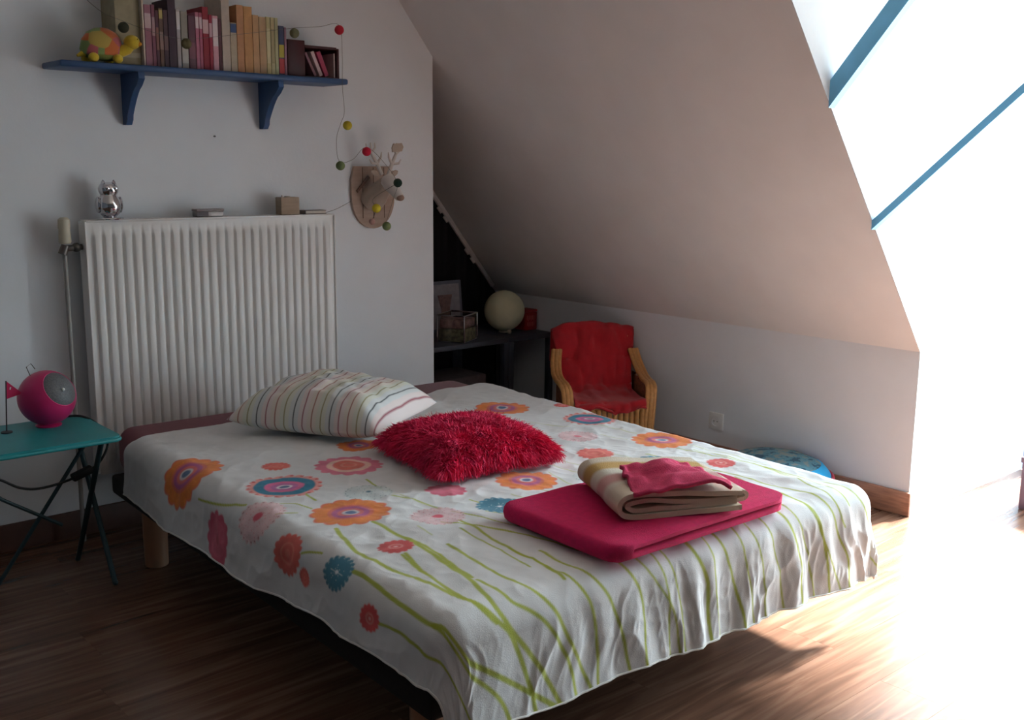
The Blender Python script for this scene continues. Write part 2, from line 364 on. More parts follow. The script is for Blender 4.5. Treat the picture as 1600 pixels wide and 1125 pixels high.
ST=[(0.008, [(0.07, -1.51), (0.03, -1.64), (0.02, -1.75), (0.04, -1.84), (0.05, -1.95), (0.06, -2.04), (0.07, -2.1), (0.09, -2.14), (0.11, -2.18), (0.13, -2.19), (0.15, -2.24), (0.18, -2.32), (0.19, -2.38), (0.197, -2.42)]), (0.0064, [(0.11, -1.78), (0.09, -1.88), (0.07, -1.97), (0.07, -2.05), (0.07, -2.13), (0.1, -2.17)]), (0.008, [(0.17, -1.53), (0.17, -1.66), (0.16, -1.83), (0.15, -1.96), (0.13, -2.04), (0.11, -2.12), (0.12, -2.16), (0.13, -2.18), (0.13, -2.19), (0.18, -2.25), (0.22, -2.31), (0.25, -2.37), (0.275, -2.42)]), (0.0064, [(0.15, -2.02), (0.16, -2.13), (0.16, -2.14), (0.23, -2.19), (0.27, -2.25), (0.3, -2.31), (0.31, -2.36), (0.322, -2.42)]), (0.0088, [(-0.04, -1.76), (-0.04, -1.84), (-0.05, -1.94), (-0.06, -2.03), (-0.06, -2.11), (-0.05, -2.17), (0.0, -2.23), (0.09, -2.28), (0.27, -2.42)]), (0.0072, [(-0.06, -2.11), (-0.07, -2.16), (-0.04, -2.22), (0.05, -2.29), (0.1, -2.35), (0.11, -2.38), (0.123, -2.42)]), (0.0064, [(-0.14, -1.89), (-0.12, -2.06), (-0.15, -2.11), (-0.14, -2.21), (-0.09, -2.29), (-0.03, -2.35), (0.04, -2.42)]), (0.0048, [(-0.08, -0.89), (-0.07, -0.98), (-0.05, -1.08), (-0.02, -1.15)]), (0.004, [(0.05, -1.23), (0.08, -1.25), (0.1, -1.32)]), (0.004, [(0.0, -1.3), (0.03, -1.31), (0.05, -1.33)]), (0.0048, [(0.15, -1.19), (0.14, -1.24), (0.14, -1.27)]), (0.0048, [(-0.07, -1.53), (-0.05, -1.57), (-0.04, -1.61)]), (0.0048, [(0.36, -1.18), (0.35, -1.23), (0.35, -1.28)]), (0.004, [(0.33, -1.37), (0.36, -1.42), (0.38, -1.48), (0.37, -1.55)]), (0.0064, [(0.23, -1.79), (0.22, -1.91), (0.21, -2.03), (0.22, -2.12), (0.26, -2.17), (0.29, -2.23), (0.33, -2.32), (0.374, -2.42)]), (0.0056, [(0.34, -1.9), (0.34, -2.01), (0.34, -2.12), (0.37, -2.18), (0.39, -2.24), (0.39, -2.33), (0.39, -2.38), (0.39, -2.42)]), (0.0056, [(0.39, -1.96), (0.38, -2.08), (0.41, -2.16), (0.45, -2.22), (0.47, -2.29), (0.49, -2.38), (0.499, -2.42)]), (0.0056, [(0.314, -1.6428571428571428), (0.45, -1.85), (0.5, -2.14), (0.53, -2.18), (0.55, -2.24), (0.55, -2.32), (0.54, -2.38), (0.55, -2.42)]), (0.004, [(0.493, -1.5285714285714285), (0.56, -1.85), (0.61, -2.14), (0.63, -2.2), (0.64, -2.27), (0.63, -2.33), (0.64, -2.42)]), (0.004, [(0.464, -1.6428571428571428), (0.6, -1.85), (0.65, -2.16), (0.67, -2.22), (0.68, -2.3), (0.68, -2.38), (0.6900000000000001, -2.42)]), (0.0072, [(0.527, -1.6714285714285715), (0.68, -1.85), (0.73, -2.15), (0.77, -2.2), (0.79, -2.26), (0.78, -2.33), (0.79, -2.42)]), (0.004, [(0.71, -1.5), (0.76, -1.85), (0.81, -2.16), (0.81, -2.24), (0.82, -2.34), (0.83, -2.42)]), (0.0056, [(0.681, -1.6142857142857143), (0.8, -1.85), (0.85, -2.18), (0.89, -2.25), (0.91, -2.34), (0.92, -2.42)]), (0.004, [(0.727, -1.6714285714285715), (0.88, -1.85), (0.93, -2.21), (0.95, -2.3), (0.96, -2.42)]), (0.004, [(0.794, -1.6428571428571428), (0.93, -1.85), (0.98, -2.19), (1.01, -2.25), (1.01, -2.34), (1.02, -2.42)]), (0.004, [(0.881, -1.6142857142857143), (1.0, -1.85), (1.05, -2.2), (1.08, -2.26), (1.09, -2.35), (1.1, -2.42)]), (0.0064, [(0.944, -1.6428571428571428), (1.08, -1.85), (1.13, -2.19), (1.17, -2.26), (1.16, -2.32), (1.16, -2.36), (1.17, -2.42)]), (0.0056, [(1.136, -1.5571428571428572), (1.22, -1.85), (1.27, -2.24), (1.29, -2.3), (1.29, -2.36), (1.3, -2.42)]), (0.0048, [(1.24, -1.5), (1.29, -1.85), (1.34, -2.24), (1.37, -2.27), (1.39, -2.34), (1.37, -2.38), (1.3800000000000001, -2.42)]), (0.004, [(1.39, -1.5), (1.44, -1.85), (1.49, -2.28), (1.53, -2.34), (1.62, -2.38), (1.6300000000000001, -2.42)]), (0.0048, []), (0.0064, [(0.36, -1.66), (0.36, -1.75), (0.34, -1.86), (0.34, -1.94), (0.34, -2.04), (0.33, -2.12)]), (0.004, [(0.32, -1.72), (0.32, -1.84), (0.31, -1.93), (0.3, -2.03)]), (0.0064, [(0.17, -1.68), (0.18, -1.79), (0.16, -1.92), (0.15, -2.0)]), (0.0048, [(0.1, -1.78), (0.09, -1.85), (0.08, -1.93)]), (0.0032, [(0.24, -1.64), (0.23, -1.72)]), (0.0032, [(0.34, -1.29), (0.36, -1.41), (0.37, -1.51), (0.38, -1.55)]), (0.0029, [(1.22, -0.85), (1.23, -0.98), (1.29, -1.06)]), (0.0029, [(0.62, -1.56), (0.62, -1.61), (0.63, -1.64)]), (0.0035, [(0.91, -1.41), (0.93, -1.49), (0.93, -1.57)]), (0.0035, [(0.85, -1.46), (0.83, -1.56), (0.82, -1.63)]), (0.0029, [(0.97, -1.36), (0.99, -1.47), (1.03, -1.53)]), (0.0029, [(1.31, -1.21), (1.33, -1.32)]), (0.0029, [(1.16, -1.42), (1.17, -1.5)]), (0.0032, [(1.4, -1.1), (1.41, -1.19), (1.43, -1.27)]), (0.004, [(1.42, -1.55), (1.45, -1.76), (1.42, -2.0), (1.42, -2.17)]), (0.004, [(1.43, -1.8), (1.43, -1.93), (1.35, -2.12), (1.38, -2.22)]), (0.0032, [(1.44, -1.46), (1.48, -1.6), (1.46, -1.82)]), (0.004, [(1.27, -1.85), (1.24, -2.07), (1.26, -2.21), (1.29, -2.27), (1.35, -2.42)]), (0.004, [(1.036, -1.5571428571428572), (1.12, -1.85), (1.17, -2.14), (1.2, -2.24), (1.23, -2.3), (1.24, -2.42)]), (0.004, [(0.389, -1.5857142857142856), (0.49, -1.85), (0.54, -2.14), (0.62, -2.22), (0.66, -2.3), (0.67, -2.42)])]

def duvet_print(u, v):
    C = np.empty(u.shape+(3,)); C[:] = lin((.86,.87,.875))
    def over(col, a):
        a = np.clip(a,0,1)[...,None]; C[:] = C*(1-a)+np.array(lin(col))*a
    AA = .0035
    for w, pts in ST:
        if len(pts) < 2: continue
        # Catmull-Rom through the points, then distance to the short segments
        P = [np.array(p) for p in pts]; P = [2*P[0]-P[1]]+P+[2*P[-1]-P[-2]]; Q = []
        for i in range(1,len(P)-2):
            for tt in np.linspace(0,1,5)[:-1]:
                Q.append(.5*((2*P[i])+(-P[i-1]+P[i+1])*tt+(2*P[i-1]-5*P[i]+4*P[i+1]-P[i+2])*tt**2+(-P[i-1]+3*P[i]-3*P[i+1]+P[i+2])*tt**3))
        Q.append(P[-2]); Q = np.array(Q); pad = .03
        for _ in range(4):
            if len(Q) > 6: Q[2:-2] = (Q[:-4]+2*Q[1:-3]+3*Q[2:-2]+2*Q[3:-1]+Q[4:])/9
        mask = (u > Q[:,0].min()-pad) & (u < Q[:,0].max()+pad) & (v > Q[:,1].min()-pad) & (v < Q[:,1].max()+pad)
        if not mask.any(): continue
        uu, vv = u[mask], v[mask]; d = np.full(uu.shape, 9.)
        for a, b in zip(Q[:-1], Q[1:]):
            ab = b-a; L2 = ab@ab+1e-9; tt = np.clip(((uu-a[0])*ab[0]+(vv-a[1])*ab[1])/L2,0,1)
            d = np.minimum(d, np.hypot(uu-a[0]-ab[0]*tt, vv-a[1]-ab[1]*tt))
        al = np.zeros(u.shape); ww = w*.8; al[mask] = sm(ww+AA*.6, ww-AA*.6, d)
        over((.655,.70,.22) if w > .0035 else (.74,.77,.50), al*(.95 if w > .0035 else .8))
    for kd, fu, fv, r in FL:
        m = (abs(u-fu) < r*1.2) & (abs(v-fv) < r*1.2)
        if not m.any(): continue
        du, dv = u[m]-fu, v[m]-fv; th = np.arctan2(dv,du); q = np.hypot(du,dv)/r; h = abs(hash_f(fu,fv))
        wc = 1+.10*vnoise((u[m]+9)*30,(v[m]+9)*30,77)+.06*vnoise((u[m]+9)*75,(v[m]+9)*75,78)
        n = {'P':12,'A':14,'B':20,'C':16,'D':15,'E':22,'F':22,'G':14,'H':18}[kd]
        edge = .88+.12*np.abs(np.cos(th*n/2+h*6)); e = AA/r
        def put(col, lo, hi, a=1.):
            al = np.zeros(u.shape); k_ = sm(hi+e, hi-e, q/(edge if hi > .9 else 1))*(sm(lo-e, lo+e, q) if lo > 0 else 1)
            al[m] = k_*a; over(col, al)
        def rays(col, lo, hi, k, wd, a=1.):
            al = np.zeros(u.shape); al[m] = sm(wd, wd*.4, np.abs(np.sin(th*k/2))*q)*sm(lo,lo+.05,q)*sm(hi,hi-.05,q)*a; over(col, al)
        def dots(col, rad, k, sz, a=1.):
            al = np.zeros(u.shape); al[m] = sm(sz,sz*.5,np.hypot(q-rad, np.sin((th+h)*k/2)*2/k*rad))*a; over(col, al)
        if kd == 'A':
            put((.90,.47,.36),0,1); put((.91,.52,.24),0,.93); rays((.95,.62,.28),.45,.95,15,.10,.6)
            put((.84,.42,.40),.0,.56,.8); put((.72,.36,.55),.0,.46); put((.86,.45,.45),0,.32); put((.86,.84,.86),0,.21); put((.33,.44,.60),0,.14)
        elif kd == 'B':
            put((.91,.62,.60),0,1); dots((.83,.36,.36),.93,20,.07); put((.16,.50,.62),0,.80); rays((.35,.62,.70),.5,.8,20,.05,.5)
            put((.86,.42,.60),0,.52); put((.72,.40,.62),0,.36); put((.90,.87,.88),0,.21); put((.30,.40,.55),0,.14)
        elif kd == 'C':
            put((.87,.42,.38),0,1); put((.92,.58,.50),.42,.52,.6); put((.90,.50,.44),0,.2)
        elif kd == 'D':
            put((.86,.48,.58),0,1); put((.93,.78,.72),.46,.64); put((.88,.46,.40),0,.44); put((.92,.66,.58),.18,.24,.6)
        elif kd == 'E':
            put((.80,.85,.85),0,1,.75); rays((.45,.62,.66),.08,.9,22,.035,.8); dots((.32,.47,.50),.90,22,.045,.9); put((.25,.45,.52),0,.10)
        elif kd == 'F':
            put((.92,.72,.74),0,1,.6); rays((.85,.40,.48),.1,.92,22,.04,.75); dots((.62,.36,.38),.9,22,.04,.9); put((.86,.36,.44),0,.2)
        elif kd == 'G':
            put((.84,.33,.33),0,1); put((.92,.66,.62),.30,.40,.8); put((.92,.70,.68),0,.12)
        elif kd == 'P':
            put((.80,.36,.46),0,1); put((.84,.44,.52),0,.7,.6); put((.76,.34,.42),0,.2)
        else:
            put((.27,.52,.62),0,1); dots((.62,.76,.80),.84,18,.07,.8); rays((.80,.88,.90),.04,.5,12,.05,.8); put((.92,.94,.95),0,.10)
        C[m] = C[m]*np.where(q < edge, wc, 1)[:,None]
    C *= 1+.035*vnoise((u+9)*40,(v+9)*40,79)[...,None]
    return np.clip(C,0,1)
def hash_f(a, b): return math.sin(a*127.1+b*311.7)
ST_ = .0034
gu = np.linspace(UL,UR,int((UR-UL)/ST_)); gv = np.linspace(VF,VB,int((VB-VF)/ST_))
U, V = np.meshgrid(gu, gv)
X, Y, Z = duvet_surface(U, V)
dv_me = np_mesh('duvet', np.stack([X,Y,Z],-1).reshape(-1,3), len(gu), len(gv), duvet_print(U,V).reshape(-1,3))
duvet = link('duvet', dv_me, attr_mat('printed_cotton', .85, .3, 400), None, BED, (0,0,-PHI))
tag(duvet, 'white duvet printed with orange, pink and teal flowers on green stems', 'duvet')
hem_u = np.concatenate([np.full(120,UL), np.linspace(UL,UR,160), np.full(120,UR)])
hem_v = np.concatenate([np.linspace(VB,VF,120), np.full(160,VF), np.linspace(VF,VB,120)])
hx, hy, hz = duvet_surface(hem_u, hem_v)
MB().tube(list(zip(hx,hy,hz)), .0030, 6).build('hem', mat('white_hem', (226,226,222), .85, .03, 60), duvet)

# ---------------------------------------------------------------- striped pillow
def pillow_shape(a, b, half, thick, pinch=.06):
    """a,b in -1..1 -> upper surface height profile and inset outline"""
    ia = a*half*(1-pinch*(1-b*b)*0-pinch*(b**2)*(a**2)*0.5-.05*(1-abs(b))**0*(1-b*b)*(abs(a)**6)*0)
    ia = a*half*(1-.07*(1-b*b)*a*a); ib = b*half*(1-.07*(1-a*a)*b*b)
    h = thick*(np.clip(1-a**4,0,1)*np.clip(1-b**4,0,1))**.55
    return ia, ib, h
def cushion_mesh(name, half, thick, n, flat=.35, wob=.012, seed=0, color=None):
    s = np.linspace(-1,1,n); A, B = np.meshgrid(s, s); ia, ib, h = pillow_shape(A, B, half, thick)
    w = wob*(vnoise(A*3+5,B*3+5,seed)+.5*vnoise(A*7+5,B*7+5,seed+1))*np.clip(h/thick,0,1)
    top = np.stack([ia, ib, h*(1-flat)+w+.012],-1); bot = np.stack([ia, ib, -h*flat+.012],-1)
    V = np.concatenate([top.reshape(-1,3), bot.reshape(-1,3)])
    me = bpy.data.meshes.new(name); i, j = np.meshgrid(np.arange(n-1), np.arange(n-1)); a = (j*n+i).ravel()
    q = np.stack([a,a+1,a+n+1,a+n],1); q = np.concatenate([q, q[:, ::-1]+n*n])
    me.from_pydata(V.tolist(), [], q.tolist()); 
    me.polygons.foreach_set('use_smooth', np.ones(len(q),dtype=bool))
    if color is not None:
        c = np.concatenate([color(A,B).reshape(-1,3)]*2); at = me.color_attributes.new('print','FLOAT_COLOR','POINT')
        at.data.foreach_set('color', np.concatenate([c,np.ones((len(c),1))],1).astype(np.float32).ravel())
    bm = bmesh.new(); bm.from_mesh(me); bmesh.ops.remove_doubles(bm, verts=list(bm.verts), dist=1e-5)
    bmesh.ops.recalc_face_normals(bm, faces=list(bm.faces)); bm.to_mesh(me); bm.free()
    return me
def pillow_col(A, B):
    C = np.empty(A.shape+(3,)); C[:] = lin((.86,.85,.82))
    seq = [(.58,.26,.32),(.62,.36,.30),(.56,.54,.34),(.13,.17,.20)]
    tint = [(.87,.83,.82),(.86,.83,.79),(.83,.84,.79),(.81,.83,.83)]
    x = (A+1)/2*4.15+.06; ph = (x % 1)*4; 
    for i in range(4):
        m = (ph >= i) & (ph < i+1); C[m] = lin(tint[i])
        w = .085; al = sm(w, w*.5, np.abs(ph-(i+.5) if i else ph-.5))
        C[:] = C*(1-al[...,None])+np.array(lin(seq[i]))*al[...,None]
    return C
pil = link('pillow', cushion_mesh('pillow', .290, .170, 150, .30, .012, 21, pillow_col), attr_mat('striped_pillow_cotton', .85, .25, 400), None,
           (1.985, 3.222, .502), (math.radians(0), math.radians(0), math.radians(-60)))
pil.scale = (1,.88,1)
tag(pil, 'square white pillow with thin coloured stripes leaning at the head of the bed', 'pillow')

# ---------------------------------------------------------------- shaggy pink cushion
cu = thing('fur_cushion', 'shaggy crimson pink fur cushion lying on the duvet', 'cushion', (2.075,2.575,.487), math.radians(-8))
fur_m = mat('crimson_fur', (226,34,92), .7, .22, 14, 0)
cm = cushion_mesh('cover', .213, .100, 48, .30, .004, 31)
link('cover', cm, mat('crimson_cushion_cover', (150,16,52), .9, .1, 40), cu)
def fur(mesh, n, length, name, parent, material):
    mesh.calc_loop_triangles(); tri = np.array([t_.vertices[:] for t_ in mesh.loop_triangles]); co = np.array([v.co[:] for v in mesh.vertices]); no = np.array([v.normal[:] for v in mesh.vertices])
    p0, p1, p2 = co[tri[:,0]], co[tri[:,1]], co[tri[:,2]]; ar = np.linalg.norm(np.cross(p1-p0,p2-p0),axis=1)
    cz = (p0+p1+p2)[:,2]/3; ar = ar*np.where(cz < .0, .25, 1.)
    ti = rng.choice(len(tri), n, p=ar/ar.sum()); a, b = rng.random(n), rng.random(n); fl = a+b > 1; a[fl], b[fl] = 1-a[fl], 1-b[fl]
    P = p0[ti]+(p1-p0)[ti]*a[:,None]+(p2-p0)[ti]*b[:,None]; N = no[tri[ti,0]]; N = np.where(((P-np.array([0,0,.02]))*N).sum(1)[:,None] < 0, -N, N)
    rad = P*np.array([1,1,0]); rad = rad/(np.linalg.norm(rad,axis=1)[:,None]+.05)
    clump = np.stack([vnoise(P[:,0]*28+3,P[:,1]*28+3,41), vnoise(P[:,0]*28+3,P[:,1]*28+3,42), 0*P[:,0]],1)
    D = N*.75+rad*.45+clump*.75+rng.normal(0,.22,(n,3)); D /= np.linalg.norm(D,axis=1)[:,None]
    L = length*rng.uniform(.6,1.15,n)[:,None]; side = np.cross(D, rng.normal(0,1,(n,3))); side /= np.linalg.norm(side,axis=1)[:,None]+1e-9
    w = .0014; sag = np.array([0,0,-1.])
    mid = P+D*L*.55; tip = P+D*L+sag*L*.30+rng.normal(0,.004,(n,3))
    floor_z = -.021
    for q in (mid,tip): q[:,2] = np.maximum(q[:,2], floor_z+rng.uniform(.001,.006,n))
    Vv = np.stack([P-side*w, P+side*w, mid+side*w*.9, mid-side*w*.9, tip+side*w*.25, tip-side*w*.25],1).reshape(-1,3)
    k = np.arange(n)[:,None]*6; F = np.concatenate([k+np.array([0,1,2,3]), k+np.array([3,2,4,5])]).tolist()
    me = bpy.data.meshes.new(name); me.from_pydata(Vv.tolist(), [], F); me.polygons.foreach_set('use_smooth', np.ones(len(F),dtype=bool))
    o = link(name, me, material, parent); o['kind'] = 'stuff'; return o
fur(cm, 30000, .034, 'fur', cu, fur_m)

# ---------------------------------------------------------------- folded bath sheet, towel and wash glove
m_pink = mat('crimson_terry', (198,12,84), .95, .10, 60, .6, 420)
def fold_slab(mb, lx, ly, z0, layers, th, fold_r=None, wav=.003, seed=0, nseg=28, corner=.05, taper=0.):
    """one long strip of cloth folded back and forth (layers), folds at -x/+x, extruded along y"""
    pts = []; z = z0+th/2; d = 1
    for i in range(layers):
        xs = np.linspace(-lx/2,lx/2,nseg)[::d]
        ins = taper*i
        for x in xs: pts.append((max(-lx/2,min(lx/2,x))*(1-ins), z))
        if i < layers-1:
            xe = xs[-1]*(1-ins)
            for a in np.linspace(-math.pi/2,math.pi/2,7)[1:-1]: pts.append((xe+d*(th/2)*math.cos(a), z+th/2+th/2*math.sin(a)))
        z += th; d = -d
    P = np.array(pts); T = np.gradient(P,axis=0); T /= np.linalg.norm(T,axis=1)[:,None]+1e-9; Nn = np.stack([-T[:,1],T[:,0]],1)
    hth = th*.49
    prof = np.concatenate([P+Nn*hth, (P-Nn*hth)[::-1]])
    ny = 30; k = len(prof); vs = []
    for j in range(ny):
        t_ = j/(ny-1); yy = (t_-.5)*ly
        ed = min(t_,1-t_)*ly; rr = .5*th
        sh = 1 if ed > rr else math.sqrt(max(0,1-((rr-ed)/rr)**2))*.6+.4
        cr = 0 if ed > corner else corner*(1-math.sqrt(max(0,1-((corner-ed)/corner)**2)))
        c0 = np.concatenate([P,P[::-1]])
        Q = c0+(prof-c0)*sh
        for (x,z_) in Q:
            xx = x*(1-2*cr/lx)
            n_ = float(vnoise(np.array([xx*9+seed]),np.array([yy*9+seed]),seed)[0])
            h = (z_-z0)/(layers*th)
            vs.append((xx+.004*n_*h, yy+.003*n_, z_+wav*n_*h))
    fs = [(j*k+i, j*k+(i+1) % k, (j+1)*k+(i+1) % k, (j+1)*k+i) for j in range(ny-1) for i in range(k)]
    # end caps: quads between the two sides of the strip
    m = len(P)
    for j in (0,ny-1):
        for i in range(m-1): fs.append((j*k+i, j*k+i+1, j*k+k-2-i, j*k+k-1-i))
    mb.add(vs, fs)
o = MB(); fold_slab(o, .665, .445, 0, 2, .024, wav=.004, seed=3, corner=.05)
bl = o.build('bath_sheet', m_pink, None, 60, (2.105,1.825,.4635), (0,0,math.radians(178.5)))
tag(bl, 'large crimson pink towel folded flat near the foot of the bed', 'towel')

def towel_mat():
    m = bpy.data.materials.new('striped_terry'); m.use_nodes = True; nt = m.node_tree; b = nt.nodes['Principled BSDF']
    tc = nt.nodes.new('ShaderNodeTexCoord'); sp = nt.nodes.new('ShaderNodeSeparateXYZ'); nt.links.new(tc.outputs['Object'], sp.inputs[0])
    mr = nt.nodes.new('ShaderNodeMapRange'); mr.inputs['From Min'].default_value = -.17; mr.inputs['From Max'].default_value = .17
    nt.links.new(sp.outputs['Y'], mr.inputs[0])
    rp = nt.nodes.new('ShaderNodeValToRGB'); el = rp.color_ramp.elements; el[0].position = 0; el[0].color = lin((.80,.74,.66))+(1,); el[1].position = 1; el[1].color = lin((.80,.75,.68))+(1,)
    for p_, c in ((.22,(.80,.74,.67)),(.30,(.82,.78,.73)),(.36,(.78,.60,.58)),(.48,(.78,.60,.58)),(.54,(.83,.80,.74)),(.64,(.83,.80,.74)),(.69,(.74,.60,.36)),(.82,(.74,.60,.36)),(.88,(.81,.77,.70))):
        q = el.new(p_); q.color = lin(c)+(1,)
    nt.links.new(mr.outputs[0], rp.inputs[0]); nt.links.new(rp.outputs[0], b.inputs['Base Color']); b.inputs['Roughness'].default_value = .95
    n2 = nt.nodes.new('ShaderNodeTexNoise'); n2.inputs['Scale'].default_value = 420; nt.links.new(tc.outputs['Object'], n2.inputs['Vector'])
    bp = nt.nodes.new('ShaderNodeBump'); bp.inputs['Strength'].default_value = .6; bp.inputs['Distance'].default_value = .004
    nt.links.new(n2.outputs['Fac'], bp.inputs['Height']); nt.links.new(bp.outputs[0], b.inputs['Normal']); return m
tw = MB()
def ribbon(mb, P, th, y0, y1, ny=16, seed=1):
    P = np.array(P, float)
    # resample smoothly
    Q = []
    PP = np.concatenate([[2*P[0]-P[1]],P,[2*P[-1]-P[-2]]])
    for i in range(1,len(PP)-2):
        for t_ in np.linspace(0,1,7)[:-1]:
            Q.append(.5*((2*PP[i])+(-PP[i-1]+PP[i+1])*t_+(2*PP[i-1]-5*PP[i]+4*PP[i+1]-PP[i+2])*t_**2+(-PP[i-1]+3*PP[i]-3*PP[i+1]+PP[i+2])*t_**3))
    Q.append(P[-1]); Q = np.array(Q); T = np.gradient(Q,axis=0); T /= np.linalg.norm(T,axis=1)[:,None]; Nn = np.stack([-T[:,1],T[:,0]],1)
    prof = np.concatenate([Q+Nn*th/2,(Q-Nn*th/2)[::-1]]); k = len(prof); m = len(Q); vs = []
    for j in range(ny):
        t_ = j/(ny-1); y = y0+(y1-y0)*t_
        for (x,z) in prof:
            n_ = float(vnoise(np.array([x*12+seed]),np.array([y*12+seed]),seed)[0]); vs.append((x+.003*n_, y+.004*n_*(1 if 0 < j < ny-1 else .5), z+.002*n_*min(1,max(0,z/.03))))
    fs = [(j*k+i,j*k+(i+1) % k,(j+1)*k+(i+1) % k,(j+1)*k+i) for j in range(ny-1) for i in range(k)]
    for j in (0,ny-1):
        for i in range(m-1): fs.append((j*k+i,j*k+i+1,j*k+k-2-i,j*k+k-1-i))
    mb.add(vs, fs)
# outer layer wraps round the left end, with a second loop folded inside
ribbon(tw, [(.16,.012),(.05,.010),(-.06,.007),(-.135,.007),(-.168,.016),(-.176,.038),(-.160,.060),(-.11,.066),(0,.060),(.10,.056),(.160,.050)], .013, -.165, .165, seed=2)
ribbon(tw, [(.15,.038),(.06,.036),(-.03,.040),(-.10,.046),(-.145,.042),(-.152,.033),(-.13,.022),(-.06,.022),(.04,.025),(.15,.028)], .012, -.158, .160, seed=5)
ribbon(tw, [(.02,.030),(.10,.030),(.165,.033),(.195,.030),(.205,.022),(.198,.012),(.17,.008)], .010, -.10, .172, seed=8)
MB_t = tw.build('striped_towel', towel_mat(), None, 60, (2.125,1.80,.5145), (0,0,math.radians(-27)))
tag(MB_t, 'striped beige, gold and pink towel folded on the large pink towel', 'towel')

def glove(i, j):
    a, b = i*2-1, j*2-1
    x = a*.115*(1-.18*b); y = b*.10*(1+.06*a)
    n1 = float(vnoise(np.array([a*1.6+7]),np.array([b*1.6+7]),51)[0]); n2 = float(vnoise(np.array([a*4+7]),np.array([b*4+7]),52)[0])
    return (x+.006*n2, y+.006*n1, .015+.012*n1+.006*n2+.022*math.exp(-((a-.15)**2+(b-.55)**2)*3)-.020*max(0,abs(a)-.65)-.012*max(0,-b-.6))
gl = MB().grid(36,30,glove).build('wash_mitt', mat('faded_crimson_terry', (196,50,92), .95, .12, 60, .6, 420), None, 60, (2.075,1.735,.587), (0,0,math.radians(-22)))
so = gl.modifiers.new('thickness','SOLIDIFY'); so.thickness = .010; so.offset = 0
tag(gl, 'small pink washcloth lying crumpled on top of the striped towel', 'washcloth')

# ---------------------------------------------------------------- radiator
m_enam = mat('white_radiator_enamel', (224,224,222), .35, .02, 10)
m_gap = mat('radiator_inside', (120,118,114), .6)
RX0, RX1, RYF, RYB, RZ0, RZ1 = 1.353, 2.375, 3.828, 3.900, .25, 1.185
t = thing('radiator', 'tall white ribbed panel radiator on the wall behind the bed', 'radiator', ((RX0+RX1)/2, RYB, RZ0))
hw = (RX1-RX0)/2; hh = RZ1-RZ0; yf = RYF-RYB
NR = 27; bord = .018; pitch = (2*hw-2*bord)/NR
xs = [-hw, -hw+bord*.6]
prof = [0,0]
for i in range(NR):
    a = -hw+bord+i*pitch
    for fx_, d in ((0,.0),(.10,.0),(.24,-.011),(.30,-.012),(.80,-.012),(.86,-.011)):
        xs.append(a+fx_*pitch); prof.append(d)
xs += [hw-bord, hw]; prof += [0,0]
zs = [0,.012,.030,.045,.060,hh-.060,hh-.045,hh-.030,hh-.012,hh]; kz = [0,0,0,.5,1,1,.5,0,0,0]
n = len(xs); vs = []; fs = []
for z_, k_ in zip(zs,kz):
    for x_, d in zip(xs,prof): vs.append((x_, yf+.012+d*k_, z_))
for j in range(len(zs)-1):
    for i in range(n-1): fs.append((j*n+i,j*n+i+1,(j+1)*n+i+1,(j+1)*n+i))
MB().add(vs,fs).build('front_panel', m_enam, t, 50)
MB().box(-hw,hw,yf+.0135,yf+.020,0.004,hh-.004).build('panel_back', m_enam, t)
MB().box(-hw+.01,hw-.01,-.018,-.010,.02,hh-.03).build('rear_panel', m_enam, t)
for sx in (-1,1):
    MB().box(min(sx*hw,sx*(hw+.006)),max(sx*hw,sx*(hw+.006)),yf+.004,-.004,.006,hh,.002).build('side_cover', m_enam, t)
g = MB()
g.box(-hw,hw,yf+.006,yf+.016,hh-.004,hh+.004,.002).box(-hw,hw,-.018,-.004,hh-.004,hh+.004,.002)
for i in range(52):
    a = -hw+2*hw*i/51; g.box(a-.003,a+.003,yf+.014,-.016,hh-.003,hh+.003)
g.build('top_grille', m_enam, t)
for sx in (-1,1): MB().box(sx*hw*.7-.02,sx*hw*.7+.02,-.012,.047,.1,hh-.1).build('wall_bracket', m_gap, t)
m_valve = mat('cream_valve_head', (196,190,170), .5)
m_nick = mat('dull_nickel', (92,88,86), .4, .1, 40, metal=.8)
v = thing('radiator_valve', 'thermostatic valve with cream head beside the top of the radiator', 'valve', (1.300,3.868,1.09))
MB().lathe([(.018,0),(.021,.006),(.021,.02),(.019,.05),(.021,.056),(.020,.085),(.012,.092),(.0,.093)],20,(-.012,0,.018)).build('thermostat_head', m_valve, v)
MB().tube([(-.024,0,-.02),(-.012,0,.012)],[.016,.014],14).tube([(-.02,0,0),(.046,0,.004)],.011,12).ball((.026,0,.003),.017,14,8).build('valve_body', m_nick, v)
MB().tube([(-.016,0,-.02),(-.016,.0,-1.088)],.008,10).build('supply_pipe', mat('white_painted_pipe',(150,148,144),.5), v)

# things standing on the radiator
RT = RZ1+.0045
m_chrome = mat('polished_chrome', (216,216,220), .09, .02, 20, metal=1.)
ow = thing('owl_figurine', 'shiny chrome owl figurine on the left end of the radiator', 'figurine', (1.452,3.868,RT))
MB().lathe([(.046,0),(.048,.003),(.046,.007),(0,.008)],28).build('plinth', m_chrome, ow)
obody = MB().lathe([(.022,.008),(.036,.022),(.043,.045),(.040,.068),(.030,.084),(.029,.088),(.034,.098),(.035,.112),(.028,.126),(.012,.133),(0,.134)],28).build('body', m_chrome, ow)
for sx in (-1,1):
    MB().lathe([(.010,0),(.006,.012),(0,.018)],10,(sx*.019,-.004,.124)).build('ear', m_chrome, obody)
    MB().ball((sx*.014,-.030,.112),(.010,.006,.010),14,8).build('eye', m_chrome, obody)
    MB().ball((sx*.040,.0,.052),(.009,.020,.030),12,8).build('wing', m_chrome, obody)
